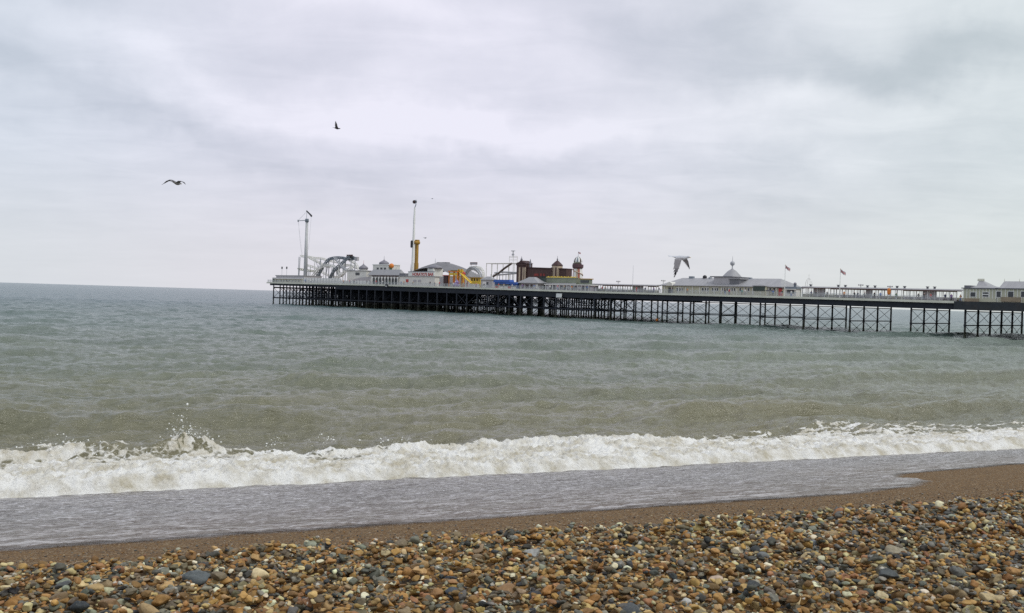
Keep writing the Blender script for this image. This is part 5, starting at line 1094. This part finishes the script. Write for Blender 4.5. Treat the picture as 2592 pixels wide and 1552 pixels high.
windows(o, 'window', [(2523, 2533), (2552, 2565), (2585, 2600)], 738, 752, TK, glass, whitep)
for kk in range(12): x = s0 + .1 + (s1 - s0 - .2) * kk / 11; MB().box(x - .06, x + .06, TK - .05, TK - .002, zb + .1, ze - .02).build('batten', whitep, o)
MB().box(s0 + 1, s0 + 5, TK - .5, TK - .052, zb + .2, zb + 1.2).build('planter', MT('brown boards', (.30, .24, .17)), o)
d = MB(); slab(d, [293.7, 400], -1.15, -.8, -1.9, .02); d.build('platform_fascia', irong, pier)

# orange buoy mark
s_, z_ = pp(1663.5, 797, 4); b_ = link(bpy.data.objects.new('buoy', None)); b_.location = pw(s_, 4, .1); b_['label'] = 'orange buoy tied between the pier columns'; b_['category'] = 'buoy'; ORG[b_.name] = Vector((s_, 4, .1)); b_.rotation_euler = (0, 0, PANG)
MB().ball((s_, 4, .7), .45).build('float', orange, b_, True); MB().tube([(s_, 4, .1), (s_, 4, 2.6)], .04, 5).build('rope', cream, b_)

# ================================================================== people on the deck
def body_mesh(pose):
    J = {'pel': (0, 0, .92), 'spi': (0, 0, 1.15), 'che': (0, 0, 1.38), 'nek': (0, 0, 1.50), 'hea': (0, .01, 1.64), 'top': (0, .0, 1.74)}
    st, ar = pose
    for sgn, nm in ((1, 'l'), (-1, 'r')):
        J['hip' + nm] = (sgn * .10, 0, .90); J['kne' + nm] = (sgn * .11, .12 * st * sgn + .02, .49); J['ank' + nm] = (sgn * .11, .26 * st * sgn, .07); J['toe' + nm] = (sgn * .12, .26 * st * sgn + .17, .03)
        J['sho' + nm] = (sgn * .19, 0, 1.42); J['elb' + nm] = (sgn * .24, -.14 * st * sgn + .10 * ar, 1.15); J['han' + nm] = (sgn * .22, -.22 * st * sgn + .32 * ar, .93 + .20 * ar); J['fin' + nm] = (sgn * .21, -.25 * st * sgn + .40 * ar, .84 + .24 * ar)
    keys = list(J); E = [('pel', 'spi'), ('spi', 'che'), ('che', 'nek'), ('nek', 'hea'), ('hea', 'top')]
    for n_ in 'lr': E += [('pel', 'hip' + n_), ('hip' + n_, 'kne' + n_), ('kne' + n_, 'ank' + n_), ('ank' + n_, 'toe' + n_), ('che', 'sho' + n_), ('sho' + n_, 'elb' + n_), ('elb' + n_, 'han' + n_), ('han' + n_, 'fin' + n_)]
    RR = {'pel': .15, 'spi': .14, 'che': .17, 'nek': .065, 'hea': .105, 'top': .07, 'hip': .10, 'kne': .065, 'ank': .045, 'toe': .04, 'sho': .075, 'elb': .05, 'han': .035, 'fin': .025}
    me = bpy.data.meshes.new('person'); me.from_pydata([J[k] for k in keys], [(keys.index(a), keys.index(b)) for a, b in E], []); ob = bpy.data.objects.new('tmp', me); SC.objects.link(ob)
    md = ob.modifiers.new('s', 'SKIN'); sv = me.skin_vertices[0].data
    for i, k in enumerate(keys): r = RR[k[:3]]; sv[i].radius = (r, r * (.75 if k in ('che', 'spi', 'pel') else 1)); sv[i].use_root = (k == 'pel')
    sb_ = ob.modifiers.new('u', 'SUBSURF'); sb_.levels = 1; sb_.render_levels = 1
    dg = bpy.context.evaluated_depsgraph_get(); out = bpy.data.meshes.new_from_object(ob.evaluated_get(dg)); bpy.data.objects.remove(ob)
    out.polygons.foreach_set('use_smooth', [True] * len(out.polygons)); return out
BODY = [body_mesh(p) for p in ((0, 0), (1, 0), (-1, .1), (.2, .9))]
skin = MT('skin', (.50, .30, .21), .6, .05, 1); hairs = {'dark': MT('dark hair', (.03, .022, .018), .7, .1, 2), 'fair': MT('fair hair', (.32, .22, .10), .7, .1, 2)}
CL = {'red': (.50, .04, .05), 'black': (.025, .025, .03), 'navy': (.03, .04, .10), 'white': (.70, .70, .68), 'grey': (.20, .20, .21), 'blue': (.08, .17, .42), 'pink': (.55, .22, .28), 'beige': (.42, .34, .24), 'green': (.08, .17, .08), 'teal': (.06, .26, .27), 'orange': (.60, .22, .05), 'purple': (.20, .10, .30)}
def person(px, t, coat, legs, pose, yaw, where, hair='dark', sc=1.0):
    s_, _ = pp(px, 735, t); o = thing('person', (f'person in {coat} and {legs} {where}' if coat != legs else f'person all in {coat} {where}'), 'person', s_, t, dz(s_), 'people on the pier deck')
    me = BODY[pose].copy(); me.name = 'person'; me.materials.clear()
    for m_ in (skin, MT('cloth ' + coat, CL[coat], .85, .1, 2), MT('cloth ' + legs, CL[legs], .85, .1, 2), hairs[hair], black): me.materials.append(m_)
    for f in me.polygons:
        z = f.center.z; x = abs(f.center.x); f.material_index = 4 if z < .09 else 2 if (z < .93 and x < .19) else 3 if (z > 1.62 and (f.center.y < .03 or z > 1.72)) else 0 if (z > 1.50 or (z < .96 + .25 * (pose == 3) and x > .17 and f.center.z < .93 + .3 * (pose == 3))) else 1
    b = link(bpy.data.objects.new('body', me)); b.parent = o; b.rotation_euler = (0, 0, yaw); b.scale = (sc, sc, sc * .99)
PPL = [(700, 1.5, 'black', 'navy', 0, 'at the very sea end of the railing'), (772, 1.6, 'blue', 'black', 1, 'walking by the railing under the tall grey mast'), (786, 1.8, 'white', 'navy', 2, 'beside the pale panelled fence near the mast'), (868, 1.5, 'orange', 'black', 0, 'by the railing below the coaster loops'),
 (884, 1.7, 'pink', 'grey', 1, 'by the railing in front of the domed cabin'), (896, 1.9, 'grey', 'black', 2, 'next to the pink topped walker near the cabin'), (928, 1.5, 'navy', 'beige', 3, 'leaning by the railing seaward of the arcade loggia'), (951, 2, 'red', 'navy', 0, 'before the first arches of the loggia'), (968, 1.5, 'white', 'black', 1, 'passing the middle of the loggia'), (986, 1.8, 'green', 'navy', 2, 'before the last arches of the loggia'),
 (1015, 1.5, 'blue', 'navy', 0, 'seaward of the red notice on the white bar'), (1022, 1.7, 'orange', 'grey', 3, 'below the red notice on the white bar'), (1045, 1.5, 'beige', 'navy', 1, 'below the first red letters of the bar'), (1100, 1.5, 'grey', 'navy', 2, 'just landward of the small round red sign'), (1112, 2.0, 'red', 'black', 0, 'between the white bar and the red box booth'), (1141, 1.6, 'black', 'beige', 1, 'under the orange climbing tower'), (1147, 1.8, 'white', 'blue', 0, 'left of the purple inflatable'),
 (1172, 1.7, 'teal', 'navy', 2, 'under the red and yellow figure'), (1181, 1.9, 'grey', 'black', 0, 'at the foot of the yellow slide'), (1205, 1.6, 'pink', 'navy', 1, 'before the yellow game stall'), (1225, 1.9, 'black', 'grey', 2, 'before the pale grey hut'), (1262, 1.6, 'red', 'beige', 0, 'at the seaward half of the larger blue stall'), (1275, 2.0, 'beige', 'black', 1, 'at the landward half of the larger blue stall'), (1296, 1.7, 'white', 'navy', 3, 'at the smaller blue stall'), (1322, 1.6, 'purple', 'black', 1, 'below the dark brown tower'), (1352, 1.5, 'blue', 'beige', 2, 'in front of the grey pyramid roof kiosk'),
 (1392, 1.6, 'white', 'black', 0, 'at the seaward end of the long shopfront'), (1411, 2, 'pink', 'blue', 1, 'above the white notice panel'), (1428, 1.6, 'beige', 'navy', 2, 'before the middle of the long shopfront'), (1447, 1.8, 'orange', 'grey', 0, 'before the olive stall, seaward of the helter skelter'), (1473, 1.6, 'navy', 'black', 1, 'below the helter skelter'), (1486, 1.8, 'blue', 'grey', 2, 'at the landward end of the long shopfront'), (1504, 1.5, 'black', 'navy', 1, 'where the seaward shelter begins'),
 (1524, 1.5, 'red', 'grey', 0, 'by the railing near the seaward shelter start'), (1532, 1.7, 'beige', 'black', 1, 'beside the red topped walker near the shelter start'), (1546, 2, 'black', 'black', 2, 'before the seaward shelter, left of its cluster lamp'), (1577, 1.6, 'white', 'black', 1, 'before the seaward shelter, right of its cluster lamp'), (1604, 1.4, 'green', 'navy', 3, 'at the thin bare mast foot'), (1611, 1.3, 'red', 'red', 0, 'standing just right of the thin bare mast'), (1633, 1.6, 'navy', 'grey', 1, 'right of the thin mast by the railing'), (1655, 1.7, 'purple', 'navy', 2, 'at the landward end of the seaward shelter'), (1668, 2, 'black', 'grey', 1, 'at the seaward corner of the hipped hall'),
 (1700, 1.7, 'grey', 'navy', 0, 'before the entrance arch of the hipped hall'), (1740, 1.5, 'orange', 'navy', 1, 'before the blank wall of the hipped hall'), (1835, 1.8, 'black', 'blue', 2, 'below the gabled centre of the hipped hall'), (1846, 1.6, 'red', 'navy', 0, 'below the ball topped dome'), (1878, 1.5, 'teal', 'black', 1, 'left of the dark green shutter kiosk'), (1886, 1.7, 'white', 'grey', 3, 'close to the teal topped walker by the shutter kiosk'), (1957, 1.6, 'blue', 'black', 2, 'between the shutter kiosk and the red booth'), (1980, 1.5, 'black', 'red', 1, 'at the red booth doorway'),
 (2003, 1.6, 'white', 'blue', 0, 'at the counter of the navy booth'), (2054, 2, 'navy', 'black', 1, 'below the white wire dome'), (2066, 1.8, 'black', 'grey', 2, 'just right of the white wire dome'), (2094, 1.6, 'grey', 'grey', 0, 'by the railing left of the landward flagpole'), (2137, 1.6, 'orange', 'black', 1, 'just right of the landward flagpole'), (2163, 1.8, 'black', 'navy', 3, 'before the bright panes left of the middle cluster lamp'), (2172, 1.6, 'navy', 'navy', 1, 'under the middle cluster lamp'), (2189, 1.7, 'grey', 'black', 2, 'just right of the middle cluster lamp'), (2214, 1.6, 'black', 'black', 0, 'midway between the middle lamp and the oval sign'),
 (2229, 1.8, 'blue', 'grey', 1, 'left of the orange oval sign'), (2269, 1.7, 'green', 'black', 2, 'right of the orange oval sign'), (2325, 1.6, 'black', 'grey', 1, 'stooping near the rail left of the red walker'), (2340, 1.5, 'black', 'navy', 3, 'beside the red topped walker near the kiosk house'), (2356, 1.4, 'red', 'black', 1, 'walking near the landward end of the shelter'), (2393, 2, 'navy', 'grey', 2, 'between the red dressed walker and the kiosk house'), (2409, 1.7, 'purple', 'black', 0, 'close to the corner of the kiosk house'), (2432, 1.6, 'orange', 'blue', 1, 'at the kiosk house corner')]
for i, (px, t, c_, l_, po, wh) in enumerate(PPL): person(px, t, c_, l_, po, [0, 1.57, -1.57, 3.1, .6][i % 5] if po != 3 else 3.1, wh, 'fair' if i % 3 == 0 else 'dark', .96 + .08 * ((i * 37) % 10) / 10)

# ================================================================== gulls
def gull(label, px, py, Y, body_dir, up, wl, wr, span, cols_, name='gull', tail=.20):
    """wl, wr: wing joints (shoulder, wrist, tip) in the bird's frame (x forward, y left, z up)"""
    me = bpy.data.meshes.new(name); bm = bmesh.new()
    def loft(rows):
        prev = None
        for row in rows:
            cur = [bm.verts.new(p) for p in row]
            if prev: 
                n = len(cur)
                for k in range(n): bm.faces.new((prev[k], prev[(k + 1) % n], cur[(k + 1) % n], cur[k]))
            else: bm.faces.new(cur[::-1])
            prev = cur
        bm.faces.new(prev)
    body = [(-.30, .012, .010, .02), (-.22, .05, .012, .015), (-.12, .055, .04, .0), (0, .072, .068, -.01), (.12, .068, .065, -.005), (.20, .042, .045, .012), (.245, .038, .040, .03), (.285, .030, .030, .032), (.31, .012, .014, .025), (.35, .006, .007, .012)]
    loft([[(x, w * math.cos(a), z0 + h * math.sin(a)) for a in np.linspace(0, 2 * math.pi, 10, endpoint=False)] for x, w, h, z0 in body])
    loft([[(x, y * w, .02 + .008 * z) for y, z in ((-1, 0), (0, 1), (1, 0), (0, -1))] for x, w in ((-.36, .085), (-.30, .075), (-.18, .03))])
    for sg, jn in ((1, wl), (-1, wr)):
        P = [Vector((.06, sg * .03, .03))] + [Vector((a, sg * b, c)) for a, b, c in jn]; rows = []
        ch = [.29, .26, .21, .03]; m_ = 5
        for i in range(len(P) - 1):
            sp = (P[i + 1] - P[i]).normalized(); nn = Vector((1, 0, 0)).cross(sp) * sg; nn.normalize()
            for k in range(m_):
                u = k / m_; p = P[i].lerp(P[i + 1], u); c_ = ch[i] * (1 - u) + ch[i + 1] * u; th = .024 * (1 - (i + u) / 4)
                rows.append([tuple(p + Vector((.35 * c_, 0, 0))), tuple(p + Vector((.1 * c_, 0, 0)) + nn * th), tuple(p - Vector((.65 * c_, 0, 0)) - nn * .01), tuple(p - nn * th * .4)])
        p = P[-1]; rows.append([(p.x + .006, p.y, p.z), (p.x, p.y, p.z + .004), (p.x - .014, p.y, p.z), (p.x, p.y, p.z - .003)])
        loft(rows)
    bmesh.ops.recalc_face_normals(bm, faces=bm.faces); bm.to_mesh(me); bm.free()
    tmp = bpy.data.objects.new('tmp', me); SC.objects.link(tmp); rm = tmp.modifiers.new('r', 'REMESH'); rm.mode = 'VOXEL'; rm.voxel_size = .0065; sm = tmp.modifiers.new('s', 'SMOOTH'); sm.iterations = 2
    dg = bpy.context.evaluated_depsgraph_get(); out = bpy.data.meshes.new_from_object(tmp.evaluated_get(dg)); bpy.data.objects.remove(tmp)
    out.polygons.foreach_set('use_smooth', [True] * len(out.polygons)); co = np.array([v.co[:] for v in out.vertices])
    tipd = np.minimum(np.linalg.norm(co - np.array([wl[-1][0], wl[-1][1], wl[-1][2]]), axis=1), np.linalg.norm(co - np.array([wr[-1][0], -wr[-1][1], wr[-1][2]]), axis=1))
    body_c, wing_c, tip_c = cols_; c = np.tile(np.array(body_c), (len(co), 1)); w = (np.abs(co[:, 1]) > .07); c[w] = wing_c; c[tipd < .20 + .04 * np.sin(co[:, 0] * 160)] = tip_c; c[(co[:, 0] > .305) & (np.abs(co[:, 1]) < .04) & (co[:, 2] > -.02)] = (.55, .36, .05)
    ex = (np.abs(np.abs(co[:, 1]) - .034) < .012) & (np.abs(co[:, 0] - .275) < .008) & (np.abs(co[:, 2] - .042) < .008); c[ex] = (.01, .01, .01)
    a = out.attributes.new('tint', 'FLOAT_COLOR', 'POINT'); a.data.foreach_set('color', np.concatenate([c, np.ones((len(c), 1))], 1).astype(np.float32).ravel())
    if 'feathers' not in M:
        m = bpy.data.materials.new('feathers'); m.use_nodes = True; k = NG(m.node_tree); p = m.node_tree.nodes['Principled BSDF']; at = k.n('ShaderNodeAttribute', attribute_name='tint'); n = k.noise(k.n('ShaderNodeTexCoord').outputs['Object'], 30, 4, .6)
        k.put(p.inputs['Base Color'], k.mix(1.0, at.outputs['Color'], k.vm('SCALE', (1, 1, 1), sc=k.mr(n, .3, .7, .85, 1.15)), 'MULTIPLY')); p.inputs['Roughness'].default_value = .8; M['feathers'] = m
    out.materials.append(M['feathers']); out.name = name; o = link(bpy.data.objects.new(name, out)); o.location = at_y(px, py, Y); o['label'] = label; o['category'] = 'gull'; o['group'] = 'gulls in flight'
    fx = Vector(body_dir).normalized(); uz = Vector(up); uz = (uz - fx * uz.dot(fx)).normalized(); ly = uz.cross(fx); Rm_ = Matrix((fx, ly, uz)).transposed(); o.rotation_euler = Rm_.to_euler(); o.scale = (span,) * 3
G_ = (.62, .62, .62); W_ = (.42, .43, .46); B_ = (.02, .02, .025)
# near gull, wings on the downstroke, flying left to right-away
gull('large pale gull with black wing tips beating down, low over the hipped hall', 1721, 652, 32, (.985, .17, -.03), (0, -.30, .95), [(.16, .12, .0), (.32, .24, -.17), (.50, .32, -.44)], [(-.06, .12, -.05), (-.12, .24, -.28), (-.17, .26, -.58)], 1.12, ((.50, .51, .56), (.25, .24, .26), B_))
gull('gull gliding with arched wings at the far left of the sky', 447, 464, 55, (.35, .93, -.05), (0, 0, 1), [(.0, .28, .15), (.0, .50, .10), (-.06, .78, -.08)], [(.0, .20, .09), (.02, .36, .05), (-.06, .56, -.08)], 1.3, ((.25, .24, .25), (.08, .075, .08), (.03, .03, .035)))
gull('dark gull with one wing raised high, the topmost bird in the sky', 852, 325, 76, (.95, .25, -.12), (.05, -.15, 1), [(.0, .10, .10), (.04, .24, .12), (.10, .40, .10)], [(-.03, .08, .18), (-.10, .12, .38), (-.20, .14, .60)], .95, ((.03, .028, .032), (.05, .045, .045), B_))
gull('tiny distant gull right of the ochre tower of the tallest ride', 1076, 603, 190, (.8, .6, 0), (0, 0, 1), [(.02, .22, .10), (0, .44, .16), (-.06, .64, .10)], [(.02, .22, .10), (0, .44, .16), (-.06, .64, .10)], 1.0, (W_, (.12, .12, .13), B_))
gull('faint distant gull high above the tallest ride', 1094, 503, 260, (.9, .4, 0), (0, 0, 1), [(.0, .22, .04), (0, .44, .06), (-.06, .64, .0)], [(.0, .22, .04), (0, .44, .06), (-.06, .64, .0)], 1.1, ((.35, .36, .42), (.25, .26, .32), (.15, .15, .2)))
